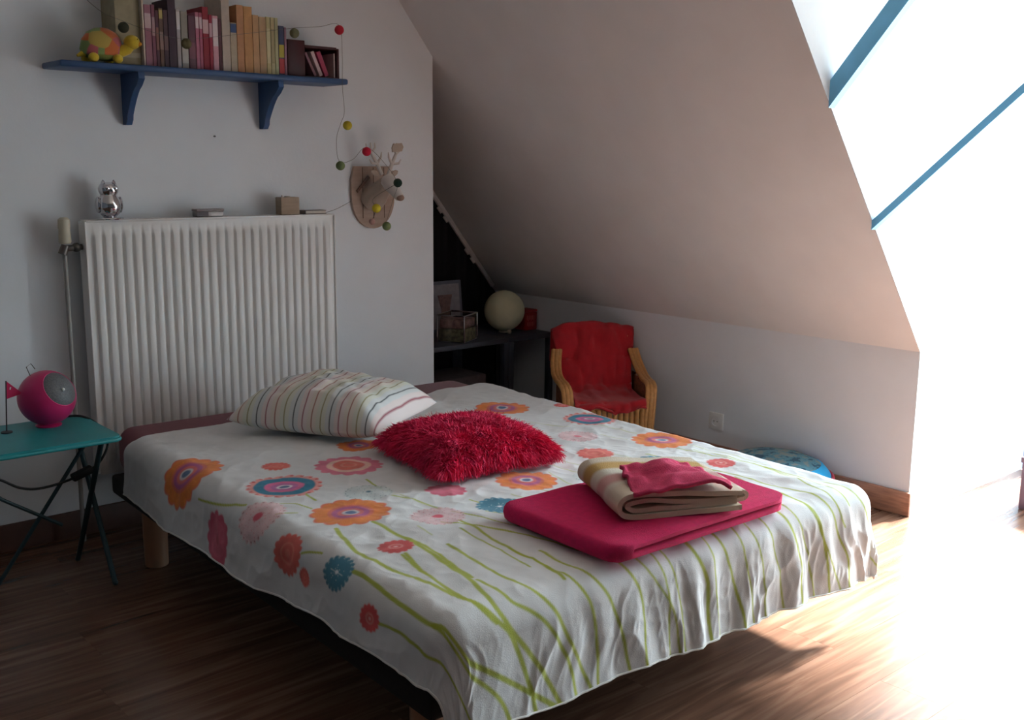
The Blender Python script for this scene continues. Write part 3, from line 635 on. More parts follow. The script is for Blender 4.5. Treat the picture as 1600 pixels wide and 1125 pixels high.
MB().lathe([(.005,0),(0,.012)],8,(0,0,0),Matrix.Translation((0,-.034,.102)) @ Matrix.Rotation(math.radians(110),4,'X')).build('beak', m_chrome, obody)
bx = thing('trinket_tin', 'small flat grey tin lying on the middle of the radiator', 'tin', (1.832,3.868,RT))
MB().box(-.055,.055,-.022,.022,0,.021,.003).build('tin_body', mat('grey_tin',(150,146,146),.4,.08,60,metal=.3), bx)
MB().box(-.057,.057,-.024,.024,.021,.030,.003).build('lid', mat('mauve_tin_lid',(138,126,128),.5,.1,60), bx)
MB().box(-.057,-.010,-.0246,-.024,.004,.020).build('printed_label', mat('dark_tin_label',(88,84,90),.6), bx)
cb = thing('wooden_cube', 'light brown wooden cube candle holder on the right of the radiator', 'candle holder', (2.178,3.868,RT))
MB().box(-.042,.042,-.024,.024,0,.070,.003).build('block', mat('limed_wood_block',(158,138,118),.7,.15,14,.1,60,stretch=(1,1,6)), cb)
MB().lathe([(.012,0),(.012,.004),(.0,.005)],14,(0,0,.070)).tube([(-.03,-.01,.070),(-.03,-.01,.078)],.003,8).build('tealight', mat('wax_white',(196,190,180),.5), cb)
bo = thing('small_notebook', 'thin dark notebook lying at the right end of the radiator', 'notebook', (2.296,3.868,RT))
MB().box(-.050,.050,-.024,.024,0,.003,.001).box(-.050,.050,-.024,.024,.013,.016,.001).box(-.050,-.047,-.024,.024,.002,.014).build('cover', mat('grey_notebook_cover',(112,104,100),.6), bo)
MB().box(-.046,.047,-.022,.022,.003,.013).build('page_block', mat('paper_edge',(206,200,188),.8,.04,200), bo)

# ---------------------------------------------------------------- wall shelf
m_shelf = mat('dark_blue_shelf_paint', (44,78,122), .45, .06, 20, .05)
SZ = 1.732
sh = thing('wall_shelf', 'blue painted wall shelf on two curved brackets above the radiator', 'shelf', (1.86,YW,SZ))
MB().box(-.585,.550,-.190,0,-.022,0,.007,3).build('shelf_board', m_shelf, sh)
def bracket_poly():
    p = [(0,-.022),(-.165,-.022),(-.168,-.045),(-.150,-.062)]
    for a in np.linspace(0,1,9): p.append((-.140+.092*a**.72, -.070-.098*a**1.05))
    return p+[(-.045,-.185),(-.030,-.203),(0,-.203)]
for xx in (1.562,2.117):
    MB().prism(bracket_poly(), xx-1.86-.011, xx-1.86+.011, 'x').build('bracket', m_shelf, sh, 30)
tag(MB().tube([(1.909,YW+.004,1.496),(1.909,YW-.008,1.496)],.0035,8).build('wall_nail', m_nick), 'tiny dark nail in the bare wall under the shelf', 'nail')

m_page = mat('book_pages', (214,202,176), .85, .06, 250, stretch=(8,1,1))
def book(x0, x1, h, depth, rgb, label, lean=0., band=None, yfront=3.797, z=SZ, top=None):
    w = x1-x0-.0008; c = .0022 if w > .012 else .0014; nm = 'book_cover_%d_%d_%d' % tuple(rgb)
    b = thing('book', label, 'book', ((x0+x1)/2, yfront, z+.0002), 0, 'books standing on the blue wall shelf')
    if lean:
        b.rotation_euler = (0, lean, 0)
    m = mat(nm, rgb, .55, .10, 40, .04)
    g = MB().box(-w/2,w/2,0,.003,0,h,.0008,1).box(-w/2,-w/2+c,.002,depth,0,h).box(w/2-c,w/2,.002,depth,0,h); cov = g.build('cover', m, b)
    MB().box(-w/2+c,w/2-c,.003,depth-.004,.002,h-.003).build('page_block', m_page, b)
    if band:
        for (za,zb,col) in band:
            MB().box(-w/2+.0006,w/2-.0006,-.0004,.0004,za*h,zb*h).build('spine_print', mat('spine_%d_%d_%d' % tuple(col), col, .5), cov)
    return b
BK = [
 (1.492,1.580,.278,.130,(150,140,112),'wide olive cream album beside the toy turtle on the shelf',((.10,.16,(176,168,144)),)),
 (1.581,1.588,.232,.120,(206,192,176),'very thin cream booklet against the wide album',None),
 (1.589,1.614,.212,.120,(150,98,112),'mauve pink paperback third from the left end',((.62,.86,(196,168,170)),)),
 (1.615,1.628,.214,.118,(128,76,92),'dusty plum paperback right of the mauve pink one',((.5,.8,(176,140,140)),)),
 (1.629,1.641,.196,.115,(84,46,58),'dark plum thin paperback left of the yellow topped book',((.3,.7,(140,96,84)),)),
 (1.642,1.657,.205,.120,(104,76,60),'brown paperback with a yellow spine top',((.82,.97,(176,156,90)),(.3,.6,(150,120,110)))),
 (1.658,1.675,.200,.118,(70,44,52),'brownish black paperback next to the tall dark book',((.3,.55,(120,92,90)),)),
 (1.676,1.706,.240,.135,(58,36,52),'tall dark plum hardback taller than its neighbours',None),
 (1.707,1.722,.207,.118,(168,160,158),'light grey paperback with white spine top',((.66,.96,(212,206,204)),)),
 (1.724,1.750,.202,.118,(142,138,128),'grey white paperback behind the olive felt ball',((.1,.4,(180,176,168)),)),
 (1.752,1.779,.190,.118,(92,52,66),'plum brown paperback before the pink pair',((.2,.5,(120,70,84)),)),
 (1.780,1.794,.204,.118,(176,102,122),'pink paperback with a white patch, left of the pair',((.72,.92,(216,196,198)),)),
 (1.795,1.807,.204,.118,(170,88,110),'pink paperback with a white patch, right of the pair',((.72,.92,(210,186,190)),)),
 (1.808,1.832,.226,.130,(138,20,40),'tall crimson hardback with pale lettering',((.58,.80,(206,170,172)),)),
 (1.833,1.846,.200,.118,(150,22,50),'short bright crimson paperback',((.6,.85,(200,160,166)),)),
 (1.847,1.869,.198,.118,(204,150,160),'pale pink paperback with white spine right of the crimson ones',((.45,.95,(222,206,206)),)),
 (1.870,1.883,.190,.115,(84,36,46),'narrow dark maroon paperback before the tall white book',None),
 (1.884,1.917,.285,.140,(186,172,158),'tall thick off white hardback in the middle of the row',None),
 (1.918,1.944,.180,.120,(178,164,140),'short cream book with a blue spine top',((.80,.98,(50,72,118)),)),
 (1.945,1.974,.246,.130,(186,134,92),'tall orange tan paperback right of the blue topped book',None),
 (1.975,2.010,.244,.130,(190,140,86),'thick orange tan paperback second of its pair',None),
 (2.011,2.037,.216,.125,(188,148,104),'pale tan paperback third of the tan books',None),
 (2.038,2.067,.212,.125,(182,150,112),'pale tan paperback last of the tan books',None),
 (2.068,2.086,.214,.125,(186,176,128),'pale yellow paperback, leftmost of the three',((.2,.8,(200,192,150)),)),
 (2.087,2.103,.214,.125,(190,182,138),'pale yellow paperback, middle of the three',((.2,.8,(160,150,110)),)),
 (2.104,2.119,.214,.125,(178,178,138),'pale green yellow paperback, rightmost of the three',None),
 (2.120,2.144,.186,.120,(60,70,104),'blue comic book with yellow and red spine bottom',((.36,.62,(178,166,60)),(.04,.34,(176,50,50)))),
 (2.145,2.155,.182,.118,(150,110,126),'thin mauve booklet touching the maroon crate',None),
]
for x0,x1,h,d,rgb,lb,bd in BK: book(x0,x1,h,min(d,.125) if x0 < 1.5 else d,rgb,lb,0,bd,3.818 if x0 < 1.5 else 3.797)
# maroon crate lying open to the front, with leaning books
m_maroon = mat('maroon_stained_wood', (66,20,26), .5, .15, 20, .05)
cr = thing('book_crate', 'dark maroon wooden book box at the right end of the shelf', 'crate', (2.276,3.93,SZ))
MB().box(-.117,-.040,-.132,0,.0002,.140,.002).build('side_block', m_maroon, cr)
MB().box(.106,.117,-.132,0,.0002,.120,.002).build('side_panel', m_maroon, cr)
MB().box(-.040,.106,-.132,0,.114,.124,.002).build('top_panel', m_maroon, cr)
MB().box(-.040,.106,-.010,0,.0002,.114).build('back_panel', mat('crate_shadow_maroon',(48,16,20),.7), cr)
MB().box(-.040,.106,-.132,-.010,.0002,.006).build('bottom_panel', m_maroon, cr)
for (xb,w,h,rgb,lb,ln) in ((2.272,.012,.096,(140,100,108),'grey mauve booklet leaning left inside the maroon box',-27),
                       (2.299,.016,.100,(206,180,180),'whitish book leaning inside the maroon box',-24),
                       (2.325,.020,.100,(170,60,92),'pink book leaning on the whitish one in the maroon box',-23)):
    b = book(xb+.012-w/2,xb+.012+w/2,h,.105,rgb,lb,math.radians(ln),None,3.802,SZ+.0062+w/2*math.sin(math.radians(-ln)))
book(2.370,2.376,.094,.11,(196,180,178),'thin white booklet standing at the right end of the maroon box',0,None,3.803,SZ+.0062)

# plush turtle
def patch_mat():
    m = bpy.data.materials.new('patchwork_plush'); m.use_nodes = True; nt = m.node_tree; b = nt.nodes['Principled BSDF']
    tc = nt.nodes.new('ShaderNodeTexCoord'); vo = nt.nodes.new('ShaderNodeTexVoronoi'); vo.inputs['Scale'].default_value = 20
    nt.links.new(tc.outputs['Object'], vo.inputs['Vector']); sp = nt.nodes.new('ShaderNodeSeparateColor'); nt.links.new(vo.outputs['Color'], sp.inputs[0])
    rp = nt.nodes.new('ShaderNodeValToRGB'); rp.color_ramp.interpolation = 'CONSTANT'; el = rp.color_ramp.elements
    el[0].position = 0; el[0].color = lin((.72,.38,.40))+(1,); el[1].position = .8; el[1].color = lin((.42,.58,.62))+(1,)
    for p_, c in ((.2,(.78,.42,.22)),(.4,(.50,.60,.36)),(.6,(.72,.62,.30))): q = el.new(p_); q.color = lin(c)+(1,)
    nt.links.new(sp.outputs[0], rp.inputs[0]); nt.links.new(rp.outputs[0], b.inputs['Base Color']); b.inputs['Roughness'].default_value = .9; b.inputs['Sheen Weight'].default_value = .3
    return m
m_yel = mat('yellow_plush', (208,178,48), .9, .08, 60, .2, 300, sheen=.2)
tu = thing('plush_turtle', 'colourful patchwork plush turtle with yellow head at the left of the shelf', 'toy', (1.440,3.812,SZ))
MB().lathe([(.052,.018),(.072,.030),(.078,.045),(.070,.078),(.050,.104),(.024,.118),(0,.121)],28,(0,0,0),Matrix.Scale(.62,4,(0,1,0))).build('shell', patch_mat(), tu)
MB().ball((0,0,.028),(.066,.042,.019),22,10).build('belly', mat('green_plush',(120,128,62),.9,.1,60,.2,300), tu)
for (x,y) in ((.038,-.036),(-.045,-.036),(.038,.034),(-.045,.034)): MB().ball((x,y,.0162),(.018,.016,.016),14,8).build('leg', m_yel, tu)
MB().tube([(.05,-.018,.040),(.074,-.034,.052),(.084,-.040,.066)],[.020,.019,.018],14).build('neck', m_yel, tu)
thead = MB().ball((.088,-.044,.075),(.027,.026,.025),20,12).build('head', m_yel, tu)
MB().ball((.108,-.050,.070),(.012,.015,.009),14,8).build('muzzle', mat('orange_plush',(206,146,40),.9,.08,60), thead)
for s_ in (-1,1): MB().ball((.099,-.044+s_*.017,.084),.0042,10,6).build('eye', mat('black_bead',(16,14,14),.2), thead)
MB().tube([(-.066,0,.03),(-.090,-.004,.020)],[.012,.004],10).build('tail', m_yel, tu)

# felt ball garland hanging over the shelf end and past the trophy
ga = thing('felt_ball_garland', 'wire garland of coloured felt balls hanging from the shelf past the deer trophy', 'garland', (2.34,3.72,1.95))
wire = [(1.30,3.735,1.99),(1.40,3.722,1.90),(1.482,3.72,1.870),(1.60,3.722,1.84),(1.707,3.722,1.830),(1.90,3.722,1.86),(2.146,3.722,1.905),(2.26,3.722,1.92),(2.347,3.722,1.934),(2.360,3.722,1.83),(2.358,3.722,1.70),(2.366,3.724,1.60),(2.352,3.73,1.555),(2.330,3.73,1.49),(2.340,3.728,1.405),(2.40,3.722,1.412),(2.467,3.722,1.462),(2.54,3.700,1.40),(2.600,3.695,1.318),(2.575,3.69,1.25),(2.548,3.70,1.16)]
def cr_path(P, k=5):
    P = [Vector(p) for p in P]; P = [2*P[0]-P[1]]+P+[2*P[-1]-P[-2]]; Q = []
    for i in range(1,len(P)-2):
        for j in range(k):
            t_ = j/k; Q.append(.5*((2*P[i])+(-P[i-1]+P[i+1])*t_+(2*P[i-1]-5*P[i]+4*P[i+1]-P[i+2])*t_**2+(-P[i-1]+3*P[i]-3*P[i+1]+P[i+2])*t_**3))
    return Q+[P[-2]]
loc = Vector(ga.location)
MB().tube([p-loc for p in cr_path(wire)],.0008,6).build('wire', mat('grey_wire',(92,92,86),.5), ga)
MB().tube([p-loc for p in cr_path([(2.475,3.70,1.16),(2.496,3.70,1.215),(2.55,3.80,1.25),(2.60,3.69,1.318)])],.0012,6).build('wire', MATS['grey_wire'], ga)
MB().tube([p-loc for p in cr_path([(2.35,3.90,1.186),(2.42,3.89,1.205),(2.52,3.93,1.235)])],.0010,6).build('wire', MATS['grey_wire'], ga)
for (x,z,col,nm,yy) in ((1.482,1.849,(58,60,46),'dark green felt ball',3.72),(1.707,1.813,(104,98,66),'olive felt ball',3.72),(2.146,1.886,(112,112,80),'grey olive felt ball',3.72),
        (2.347,1.915,(196,40,58),'red felt ball',3.72),(2.377,1.547,(190,172,50),'yellow felt ball',3.72),(2.340,1.387,(112,128,84),'sage green felt ball',3.72),
        (2.467,1.445,(196,30,60),'crimson felt ball',3.72),(2.600,1.318,(26,48,38),'dark green felt ball',3.69),(2.498,1.214,(200,180,44),'yellow felt ball',3.70),
        (2.548,1.139,(122,134,88),'sage green felt ball',3.70),(2.475,1.160,(176,140,132),'faded pink felt ball',3.70)):
    r_ = .0185 if 'faded' not in nm else .013
    o = MB().ball((x-loc.x,yy-loc.y,z-loc.z),r_,20,12).build('felt_ball', mat('felt_%d_%d_%d' % col, col, .95, .1, 80, .4, 400), ga); o['label'] = nm

# cardboard deer head trophy
m_card = mat('pale_cardboard', (176,160,146), .85, .06, 40, .1)
m_plq = mat('plaque_plywood', (168,146,132), .75, .10, 12, .05, stretch=(1,1,5))
m_bone = mat('white_card', (206,200,194), .8, .04, 40)
de = thing('deer_trophy', 'pale cardboard deer head on an oval plaque on the wall right of the shelf', 'trophy', (2.64,YW,1.26))
def shield(w, zt, zb):
    p = [(-w*.86,zt),(w*.86,zt),(w,zt*.55)]
    for a in np.linspace(0,math.pi,17): p.append((w*math.cos(a), -abs(zb)*math.sin(a)**.9*1.0))
    return p+[(-w,zt*.55)]
plq = MB().prism(shield(.112,.125,.145), -.016, -.0002).build('plaque', m_plq, de, 30)
for i,x_ in enumerate((-.056,.0,.056)):
    MB().box(x_-.0015,x_+.0015,-.0172,-.016,-.10,.12).build('plaque_groove', mat('plaque_line',(104,82,70),.8), plq)
MB().prism([(-.09,.02),(-.085,.012),(-.02,.075),(-.03,.085)],-.022,-.016).build('plaque_strip', mat('brown_card',(120,92,80),.8), plq)
MB().tube([(-.01,-.016,-.02),(-.008,-.05,.000),(-.005,-.09,.030),(-.002,-.120,.055)],[.058,.052,.040,.032],16).build('neck', m_card, de)
dhead = MB().tube([(-.002,-.105,.068),(.0,-.125,.064),(.004,-.150,.045),(.008,-.178,.016),(.010,-.198,-.004),(.011,-.206,-.010)],[.018,.036,.033,.024,.020,.008],16).build('head', m_bone, de)
MB().ball((.011,-.203,-.006),(.019,.015,.014),14,8).build('muzzle', mat('tan_card_muzzle',(146,116,100),.8), dhead)
for s_ in (-1,1):
    MB().ball((s_*.026,-.138,.064),.0055,10,6).build('eye', MATS['black_bead'], dhead)
    MB().lathe([(.004,0),(.013,.018),(.010,.036),(0,.046)],10,(0,0,0),Matrix.Translation((s_*.030,-.105,.085)) @ Matrix.Rotation(s_*math.radians(62),4,'Y') @ Matrix.Scale(.45,4,(0,1,0))).build('ear', m_card, dhead)
    a = MB(); b0 = Vector((s_*.018,-.108,.090)); b1 = b0+Vector((s_*.020,.004,.045)); b2 = b1+Vector((s_*.026,.004,.045)); b3 = b2+Vector((s_*.004,0,.045))
    a.tube([b0,b1,b2,b3],[.009,.0085,.007,.003],8)
    a.tube([b1,b1+Vector((-s_*.018,-.004,.030)),b1+Vector((-s_*.020,-.004,.050))],[.007,.005,.002],8)
    a.tube([b2,b2+Vector((s_*.024,-.003,.018)),b2+Vector((s_*.030,-.003,.040))],[.006,.005,.002],8)
    a.tube([b2,b2+Vector((-s_*.016,-.004,.024)),b2+Vector((-s_*.014,-.004,.044))],[.006,.004,.002],8)
    a.tube([b1,b1+Vector((s_*.032,-.006,.004)),b1+Vector((s_*.044,-.006,.020))],[.006,.005,.002],8)
    a.build('antler', m_bone, dhead)
MB().prism([(.030,.185),(.078,.190),(.086,.208),(.078,.225),(.034,.221),(.026,.203)],-.125,-.119).build('antler_palm', m_card, de)

# ---------------------------------------------------------------- folding table
m_turq = mat('turquoise_lacquer', (34,138,142), .45, .05, 20)
m_tleg = mat('dark_teal_steel', (34,60,66), .5, .1, 30, metal=.3)
tb = thing('folding_table', 'small turquoise metal folding table beside the head of the bed', 'table', (1.00,3.53,0))
g = MB(); 
pl_ = []
for cx_, cy_, a0 in ((.225,.165,0),(-.225,.165,90),(-.225,-.165,180),(.225,-.165,270)):
    for k_ in range(7): a = math.radians(a0+k_*15); pl_.append((cx_+.025*math.cos(a), cy_+.025*math.sin(a)))
g.prism(pl_, .508, .520, 'z'); ttop = g.build('table_top', m_turq, tb, 30)
MB().tube([(p[0],p[1],.5075) for p in pl_],.007,8,closed=True).build('rim', m_turq, ttop)
for sx in (-.215,.215):
    MB().tube([(sx,.155,.504),(sx,-.145,.010)],.009,10).ball((sx,-.148,.0095),.0095,10,6).build('leg', m_tleg, tb)
    MB().tube([(sx+.018*(1 if sx < 0 else -1),-.155,.504),(sx+.018*(1 if sx < 0 else -1),.150,.010)],.009,10).ball((sx+.018*(1 if sx < 0 else -1),.153,.0095),.0095,10,6).build('leg', m_tleg, tb)
MB().tube([(-.19,-.01,.44),(-.08,-.01,.325),(.10,-.01,.20)],.006,8).build('brace', m_tleg, tb)
MB().tube([(.212,.006,.478),(.05,.006,.255),(-.12,.006,.02)],.007,8).build('brace', m_tleg, tb)

m_hot = mat('hot_pink_plastic', (196,40,104), .38, .04, 20)
la = thing('ball_lamp', 'glossy pink ball lamp with a grey round front on the turquoise table', 'lamp', (1.112,3.62,.5205))
R_ = .092; nrm = Vector((.38,-.72,.50)).normalized()
rot = nrm.to_track_quat('Z','Y').to_matrix().to_4x4(); T_ = Matrix.Translation((0,0,.096)) @ rot
ang = math.radians(43)
prof = [(R_*math.sin(a), R_*math.cos(a)) for a in np.linspace(ang,math.pi,26)]; prof[-1] = (0,-R_)
MB().lathe([(r_,z_) for r_,z_ in prof],40,(0,0,0),T_).build('shell', m_hot, la)
MB().lathe([(R_*math.sin(a)*.985, R_*math.cos(a)*.985) for a in np.linspace(ang+.02,.0001,10)][:-1]+[(0,R_*.985)],40,(0,0,0),T_).build('front_grille', mat('grey_mesh_grille',(96,98,100),.6,.35,240), la)
MB().ball((0,0,0),.006,12,8,T_ @ Matrix.Translation((-.012,-.012,R_*.985))).build('button', mat('white_button',(230,230,228),.3), la)
MB().lathe([(.040,0),(.042,.004),(.030,.010)],24,(0,0,0)).build('foot', m_hot, la)
MB().tube([(-.045,.01,.175),(-.055,.01,.205),(-.040,.01,.215),(-.028,.01,.195)],.0015,6).build('hook', m_nick, la)
fl_ = thing('pennant_flag', 'little pink pennant flag on a dark stick on the turquoise table', 'flag', (.982,3.605,.5205))
MB().lathe([(.018,0),(.018,.004),(0,.006)],16,(-.008,0,0)).tube([(-.008,0,.003),(.002,0,.172)],.0022,8).build('stick', mat('dark_stick',(40,34,38),.6), fl_)
MB().prism([(-.0012,.112),(.0016,.172),(.026,.148),(.050,.124)],-.001,.001).build('pennant', mat('pink_felt_flag',(200,44,92),.9), fl_)
MB().tube([(.012,-.0015,.142),(.014,-.0015,.150)],.002,6).build('print_mark', MATS['white_button'], fl_)
co = thing('power_cord', 'black lamp cord with a switch looping under the turquoise table', 'cord', (1.17,3.5,.37))
lc = Vector(co.location)
P = cr_path([(1.155,3.68,.524),(1.20,3.69,.526),(1.24,3.66,.524),(1.262,3.58,.505),(1.262,3.50,.462),(1.225,3.49,.40),(1.175,3.50,.370),(1.11,3.50,.352),(1.03,3.50,.345),(.97,3.50,.360),(.914,3.50,.397),(.84,3.50,.43),(.78,3.52,.40),(.74,3.56,.20),(.72,3.62,.006)])
MB().tube([p-lc for p in P],.0042,8).build('cord', mat('black_rubber',(20,20,22),.6), co)
MB().box(-.036,.036,-.014,.014,-.013,.013,.006,3,Matrix.Translation((.0,.0,.0)) @ Matrix.Rotation(math.radians(-18),4,'Y')).build('switch', MATS['black_rubber'], co)

# ---------------------------------------------------------------- recess: shelf units and what stands on them
m_unit = mat('slate_grey_paint', (58,62,74), .55, .08, 20)
def unit(x0, x1, label):
    u_ = thing('low_shelf_unit', label, 'shelf unit', ((x0+x1)/2,4.36,0), 0, 'grey shelf units in the recess'); w = (x1-x0)/2; d = .235
    MB().box(-w,w,-d,d,.475,.500,.003).build('top_board', m_unit, u_)
    MB().box(-w,w,-d,d,.06,.08,.003).build('lower_board', m_unit, u_)
    for sx in (-1,1):
        for sy in (-1,1):
            a, b = sx*(w-.032), sx*w; c, e_ = sy*(d-.032), sy*d
            MB().box(min(a,b),max(a,b),min(c,e_),max(c,e_),0,.475,.003).build('post', m_unit, u_)
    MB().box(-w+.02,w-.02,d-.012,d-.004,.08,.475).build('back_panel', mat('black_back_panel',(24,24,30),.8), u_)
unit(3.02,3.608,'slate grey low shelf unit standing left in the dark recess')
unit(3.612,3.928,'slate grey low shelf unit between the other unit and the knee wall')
UT = .5004
gb = thing('globe_lamp', 'cream round paper globe on the grey unit in the corner', 'globe', (3.725,4.30,UT))
MB().lathe([(.030,0),(.030,.006),(.022,.012),(.0,.012)],20).build('foot', mat('cream_plastic',(186,178,160),.6), gb)
MB().ball((0,0,.117),.110,40,24).build('sphere', mat('cream_globe',(212,206,172),.7,.06,14), gb)
MB().ball((-.028,-.075,.013),.0125,12,8).build('knob', MATS['cream_plastic'], gb)
pf = thing('picture_frame', 'dark framed picture leaning behind the glass box in the recess', 'picture', (3.48,4.50,UT))
pm = Matrix.Rotation(math.radians(-6),4,'X')
MB().box(-.118,.118,-.008,.008,0,.275,.003,2,pm).build('frame', mat('grey_blue_frame',(104,106,120),.6), pf)
MB().box(-.100,.100,-.0095,-.008,.018,.257,0,2,pm).build('picture_mount', mat('pale_print',(150,146,152),.7,.15,30), pf)
MB().prism([(-.05,.20),(.05,.20),(.028,.12),(.05,.03),(-.05,.03),(-.028,.12)],-.0105,-.0095,'y',pm).build('picture_motif', mat('print_motif',(134,104,100),.7,.3,40), pf)
bxg = thing('glass_keepsake_box', 'glass box with bright metal edges full of trinkets on the grey unit', 'box', (3.345,4.23,UT), math.radians(28))
W_, D_, H_ = .085,.075,.140
e_ = MB()
for sx in (-1,1):
    for sy in (-1,1): e_.tube([(sx*W_,sy*D_,.003),(sx*W_,sy*D_,H_)],.004,8)
for z_ in (.004,H_):
    e_.tube([(-W_,-D_,z_),(W_,-D_,z_),(W_,D_,z_),(-W_,D_,z_)],.004,8,closed=True)
e_.build('metal_edges', m_chrome, bxg)
m_gb = m_glass
for s_ in (-1,1):
    MB().box(-W_,W_,s_*D_-.001,s_*D_+.001,.004,H_).build('pane', m_gb, bxg); MB().box(s_*W_-.001,s_*W_+.001,-D_,D_,.004,H_).build('pane', m_gb, bxg)
MB().box(-W_+.006,W_-.006,-D_+.006,D_-.006,.001,.070,.004).build('contents', mat('mixed_trinkets',(112,106,84),.7,.7,50,.6,60), bxg)
MB().box(-W_+.008,W_-.008,-D_+.008,D_-.008,.072,.118,.006).build('contents', mat('mauve_trinkets',(140,106,104),.7,.5,40,.6,60), bxg)
vs_ = thing('white_vase', 'rounded white vase half hidden by the end of the wall in the recess', 'vase', (3.105,4.21,UT))
MB().lathe([(.030,0),(.034,.004),(.036,.06),(.048,.10),(.058,.15),(.054,.19),(.036,.215),(.030,.222),(.026,.222),(.030,.19),(0,.18)],30).build('vase_body', mat('white_glaze',(206,204,200),.3), vs_)
MB().lathe([(.030,0),(.033,.004),(.030,.008),(.026,.004)],30,(0,0,.216)).build('rim', MATS['white_glaze'], vs_)
ti = thing('red_tin', 'red tin with faint pale lettering beside the globe', 'tin', (3.883,4.30,UT))
tbody = MB().box(-.044,.044,-.045,.045,0,.100,.006).build('tin_body', mat('red_tin_paint',(150,24,28),.5,.06,20), ti)
MB().box(-.046,.045,-.047,.047,.100,.113,.004).build('lid', MATS['red_tin_paint'], ti)
for i,(a,b,c,d) in enumerate(((-.030,.070,.004,.026),(-.020,.066,.003,.03),(-.010,.070,.004,.024),(.0,.068,.003,.028),(.010,.070,.004,.026),(.020,.066,.003,.03),(-.028,.036,.003,.022),(-.016,.034,.004,.024),(-.004,.036,.003,.022),(.008,.034,.004,.024),(.020,.036,.003,.022))):
    MB().box(a-c/2,a+c/2,-.0456,-.045,b-d/2,b+d/2).build('lettering', mat('pale_lettering',(196,110,100),.6), tbody)
lb_ = thing('storage_basket', 'dim grey fabric storage box inside the grey shelf unit', 'box', (3.37,4.33,.0802))
MB().box(-.15,.15,-.13,.13,0,.23,.012).build('box_body', mat('grey_fabric_box',(84,74,76),.9,.2,30,.3), lb_)
MB().box(-.06,.06,-.134,-.129,.15,.17,.002).build('handle', mat('dark_webbing',(40,36,40),.9), lb_)
# dark curtain hung from a white clip rail under the slope
ca = thing('recess_curtain', 'black curtain closing the back of the recess', 'curtain', (3.3,4.62,0))
def curt(i, j):
    x = 2.42+i*(3.925-2.42); zt = min(slope_z(x)-.035, 2.40); z_ = .02+j*(zt-.02)
    return (x-3.3, .010*math.sin(x*46)+.006*math.sin(x*91+1), z_)
MB().grid(120,12,curt).build('cloth', mat('black_curtain_cloth',(18,18,24),.95,.1,60), ca)
cl_ = thing('curtain_rail', 'thin white rail with clips running down under the sloping ceiling', 'rail', (3.52,4.60,1.18))
rc = Vector(cl_.location); d_ = Vector((1,0,-TS)).normalized()
off = Vector((-nx*.020,0,-nz_*.020))
def rp_(x): return Vector((x,4.60,slope_z(x)))+off-rc
MB().box(-.40,.62,-.008,.008,-.012,.012,.003,2,Matrix.Translation(rp_(3.52)) @ Matrix.Rotation(math.atan(TS),4,'Y')).build('rail', mat('white_rail',(200,198,196),.5), cl_)
for x_ in (3.40,3.545,3.735):
    q = rp_(x_)+off*.95
    for dd in (0,.065):
        MB().box(-.020,.020,-.006,.006,-.007,.009,.003,2,Matrix.Translation(q+d_*dd) @ Matrix.Rotation(math.atan(TS),4,'Y')).build('clip', MATS['white_rail'], cl_)

# ---------------------------------------------------------------- rattan child's armchair with red throw
m_rat = mat('honey_rattan', (196,142,84), .5, .12, 60, .2, 200)
m_red = mat('red_fleece', (176,22,34), .95, .10, 30, .4, 260, sheen=.2)
ch = thing('rattan_armchair', 'small rattan armchair against the knee wall, covered by a red throw', 'chair', (3.612,3.450,0), math.radians(-34)); ch.scale = (.94,.94,.94)
def arc(c, r, a0, a1, n_, fz): return [(c[0]+r[0]*math.cos(a), c[1]+r[1]*math.sin(a), fz(i/(n_-1))) for i,a in enumerate(np.linspace(a0,a1,n_))]
for s_ in (-1,1):
    MB().tube([(s_*.185,-.165,0),(s_*.190,-.170,.20),(s_*.195,-.172,.30)],.016,12).build('leg', m_rat, ch)
    MB().tube([(s_*.165,.150,0),(s_*.172,.165,.22),(s_*.180,.215,.45),(s_*.172,.240,.56)],.016,12).build('leg', m_rat, ch)
    A = cr_path([(s_*.196,-.182,.06),(s_*.203,-.196,.24),(s_*.212,-.190,.375),(s_*.220,-.135,.412),(s_*.223,-.040,.414),(s_*.224,.05,.430),(s_*.216,.13,.475),(s_*.204,.180,.535)],6)
    for off_ in (-.017,0,.017): MB().tube([(p.x+off_*s_,p.y+.004*abs(off_)*60,p.z) for p in A],.0125,10).build('arm_cane', m_rat, ch)
    # side wicker
    MB().grid(10,10,lambda i,j,s_=s_: (s_*(.205+.012*math.sin(i*31)), -.17+i*.34, .20+j*(.19+.03*i))).build('side_weave', mat('dark_wicker',(120,72,46),.7,.3,60,.5,120), ch)
top_ = cr_path([(-.186,.225,.54),(-.170,.244,.600),(-.09,.256,.626),(0,.260,.632),(.09,.256,.626),(.170,.244,.600),(.186,.225,.54)],6)
MB().tube(top_,.016,12).build('back_rail', m_rat, ch)
for i in range(11):
    x_ = -.150+i*.030; MB().tube([(x_,.145,.20),(x_,.196,.42),(x_,.252,.60)],.008,8).build('back_cane', m_rat, ch)
MB().box(-.190,.190,-.170,.150,.275,.300,.010).build('seat', m_rat, ch)
for i in range(13):
    x_ = -.168+i*.028; MB().tube([(x_,-.186-.012*(1-(x_/.17)**2),.040),(x_,-.190-.014*(1-(x_/.17)**2),.298)],.0125,10).build('apron_cane', m_rat, ch)
MB().tube(cr_path([(-.185,-.184,.303),(0,-.206,.306),(.185,-.184,.303)],8),.013,10).build('front_rail', m_rat, ch)
MB().tube(cr_path([(-.185,-.18,.04),(0,-.196,.04),(.185,-.18,.04)],8),.011,10).build('front_rail', m_rat, ch)
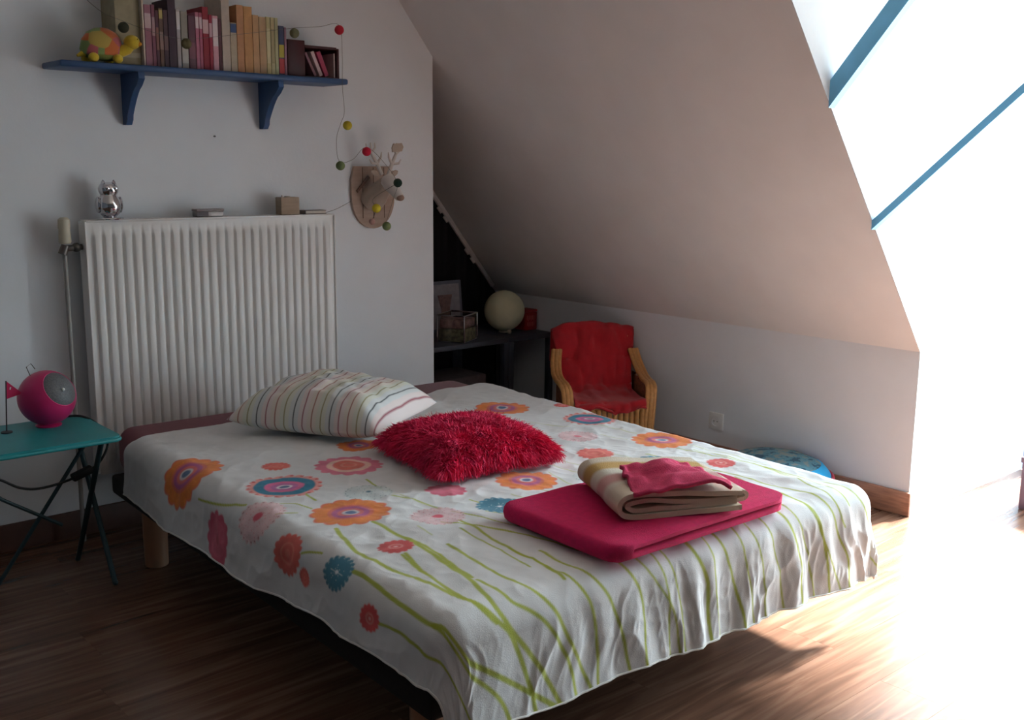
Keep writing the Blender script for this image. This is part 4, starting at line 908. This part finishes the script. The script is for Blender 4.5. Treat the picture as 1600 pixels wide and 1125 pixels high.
def throw(i, j):
    a = i*2-1; w = .178+.040*max(0,min(1,(j-.45)/.25))
    seq = [(-.226,.308),(-.222,.322),(-.180,.326),(-.06,.322),(.05,.330),(.100,.355),(.140,.42),(.180,.52),(.222,.610),(.258,.664),(.292,.650),(.300,.56),(.300,.42)]
    f_ = j*(len(seq)-1); k_ = min(int(f_),len(seq)-2); t_ = f_-k_; y_ = seq[k_][0]*(1-t_)+seq[k_+1][0]*t_; z_ = seq[k_][1]*(1-t_)+seq[k_+1][1]*t_
    ed = max(0,abs(a)-.75)/.25
    if z_ > .5: z_ -= .035*a*a; 
    n_ = float(vnoise(np.array([a*3+9]),np.array([j*9+9]),61)[0]); n2 = float(vnoise(np.array([a*7+9]),np.array([j*16+9]),62)[0])
    droop = .022*max(0,1-j/.16)*(.5+.5*math.sin(a*5+.8)) if j < .16 else 0
    return (a*w, y_-.010*n2-.02*ed*(0 if j > .75 else -.4)-(.010*n_ if j < .7 else 0), z_+.010*n_+.005*n2-droop+(.012*ed if .1 < j < .4 else 0))
th_ = MB().grid(40,64,throw).build('red_throw', m_red, None, 70, tuple(ch.location), (0,0,ch.rotation_euler[2]))
so = th_.modifiers.new('thickness','SOLIDIFY'); so.thickness = .012; so.offset = 1
th_.scale = (.94,.94,.94)
tag(th_, 'red fleece throw draped over the back and seat of the rattan armchair', 'throw')

# ---------------------------------------------------------------- wall socket, pouffe, box
ws_ = thing('wall_socket', 'white square wall socket low on the knee wall behind the bed', 'socket', (XK,3.012,.212))
m_plas = mat('white_plastic', (232,230,228), .4, .02, 20)
fpl = MB().box(-.011,0,-.041,.041,-.041,.041,.004).build('face_plate', m_plas, ws_)
MB().lathe([(.024,0),(.026,.003),(.021,.003),(.020,-.002),(0,-.002)],28,(0,0,0),Matrix.Translation((-.0115,0,0)) @ Matrix.Rotation(math.radians(-90),4,'Y')).build('socket_ring', m_plas, fpl)
for dy in (-.0095,.0095): MB().tube([(-.0102,dy,0),(-.0122,dy,0)],.0028,8).build('socket_hole', MATS['black_bead'], fpl)
def pouf_mat():
    m = bpy.data.materials.new('blue_printed_fabric'); m.use_nodes = True; nt = m.node_tree; b = nt.nodes['Principled BSDF']
    tc = nt.nodes.new('ShaderNodeTexCoord'); sp = nt.nodes.new('ShaderNodeSeparateXYZ'); nt.links.new(tc.outputs['Object'], sp.inputs[0])
    nz = nt.nodes.new('ShaderNodeTexNoise'); nz.inputs['Scale'].default_value = 26; nz.inputs['Detail'].default_value = 3; nt.links.new(tc.outputs['Object'], nz.inputs['Vector'])
    r1 = nt.nodes.new('ShaderNodeValToRGB'); r1.color_ramp.interpolation = 'CONSTANT'; e1 = r1.color_ramp.elements
    e1[0].position = 0; e1[0].color = lin((.16,.30,.38))+(1,); e1[1].position = .55; e1[1].color = lin((.46,.50,.50))+(1,)
    q = e1.new(.44); q.color = lin((.30,.48,.54))+(1,)
    nt.links.new(nz.outputs['Fac'], r1.inputs[0])
    mr = nt.nodes.new('ShaderNodeMath'); mr.operation = 'GREATER_THAN'; mr.inputs[1].default_value = .180; nt.links.new(sp.outputs['Z'], mr.inputs[0])
    mx = nt.nodes.new('ShaderNodeMix'); mx.data_type = 'RGBA'; mx.inputs['A'].default_value = lin((.10,.58,.80))+(1,)
    nt.links.new(mr.outputs[0], mx.inputs['Factor']); nt.links.new(r1.outputs[0], mx.inputs['B']); nt.links.new(mx.outputs['Result'], b.inputs['Base Color'])
    b.inputs['Roughness'].default_value = .9; return m
pf_ = thing('floor_cushion', 'round blue patterned floor cushion between the bed and the knee wall', 'pouffe', (3.675,2.50,0))
MB().lathe([(.18,0),(.225,.02),(.245,.07),(.245,.11),(.232,.145),(.205,.175),(.15,.198),(.07,.208),(0,.209)],48).build('cushion_body', pouf_mat(), pf_)
MB().tube([(.2435*math.cos(a),.2435*math.sin(a),.128) for a in np.linspace(0,2*math.pi,49)[:-1]],.008,8,closed=True).build('piping', mat('pink_piping',(190,70,90),.9), pf_)
pk = thing('toy_chest', 'plum coloured box at the right edge of the picture by the window', 'box', (4.605,1.66,0))
MB().box(-.21,.21,-.12,.12,0,.20,.006).build('chest_body', mat('plum_paint',(96,70,84),.6), pk)
MB().box(-.215,.215,-.125,.125,.20,.225,.005).build('lid', MATS['plum_paint'], pk)
MB().box(-.03,.03,-.1275,-.124,.12,.135,.002).build('handle', m_nick, pk)
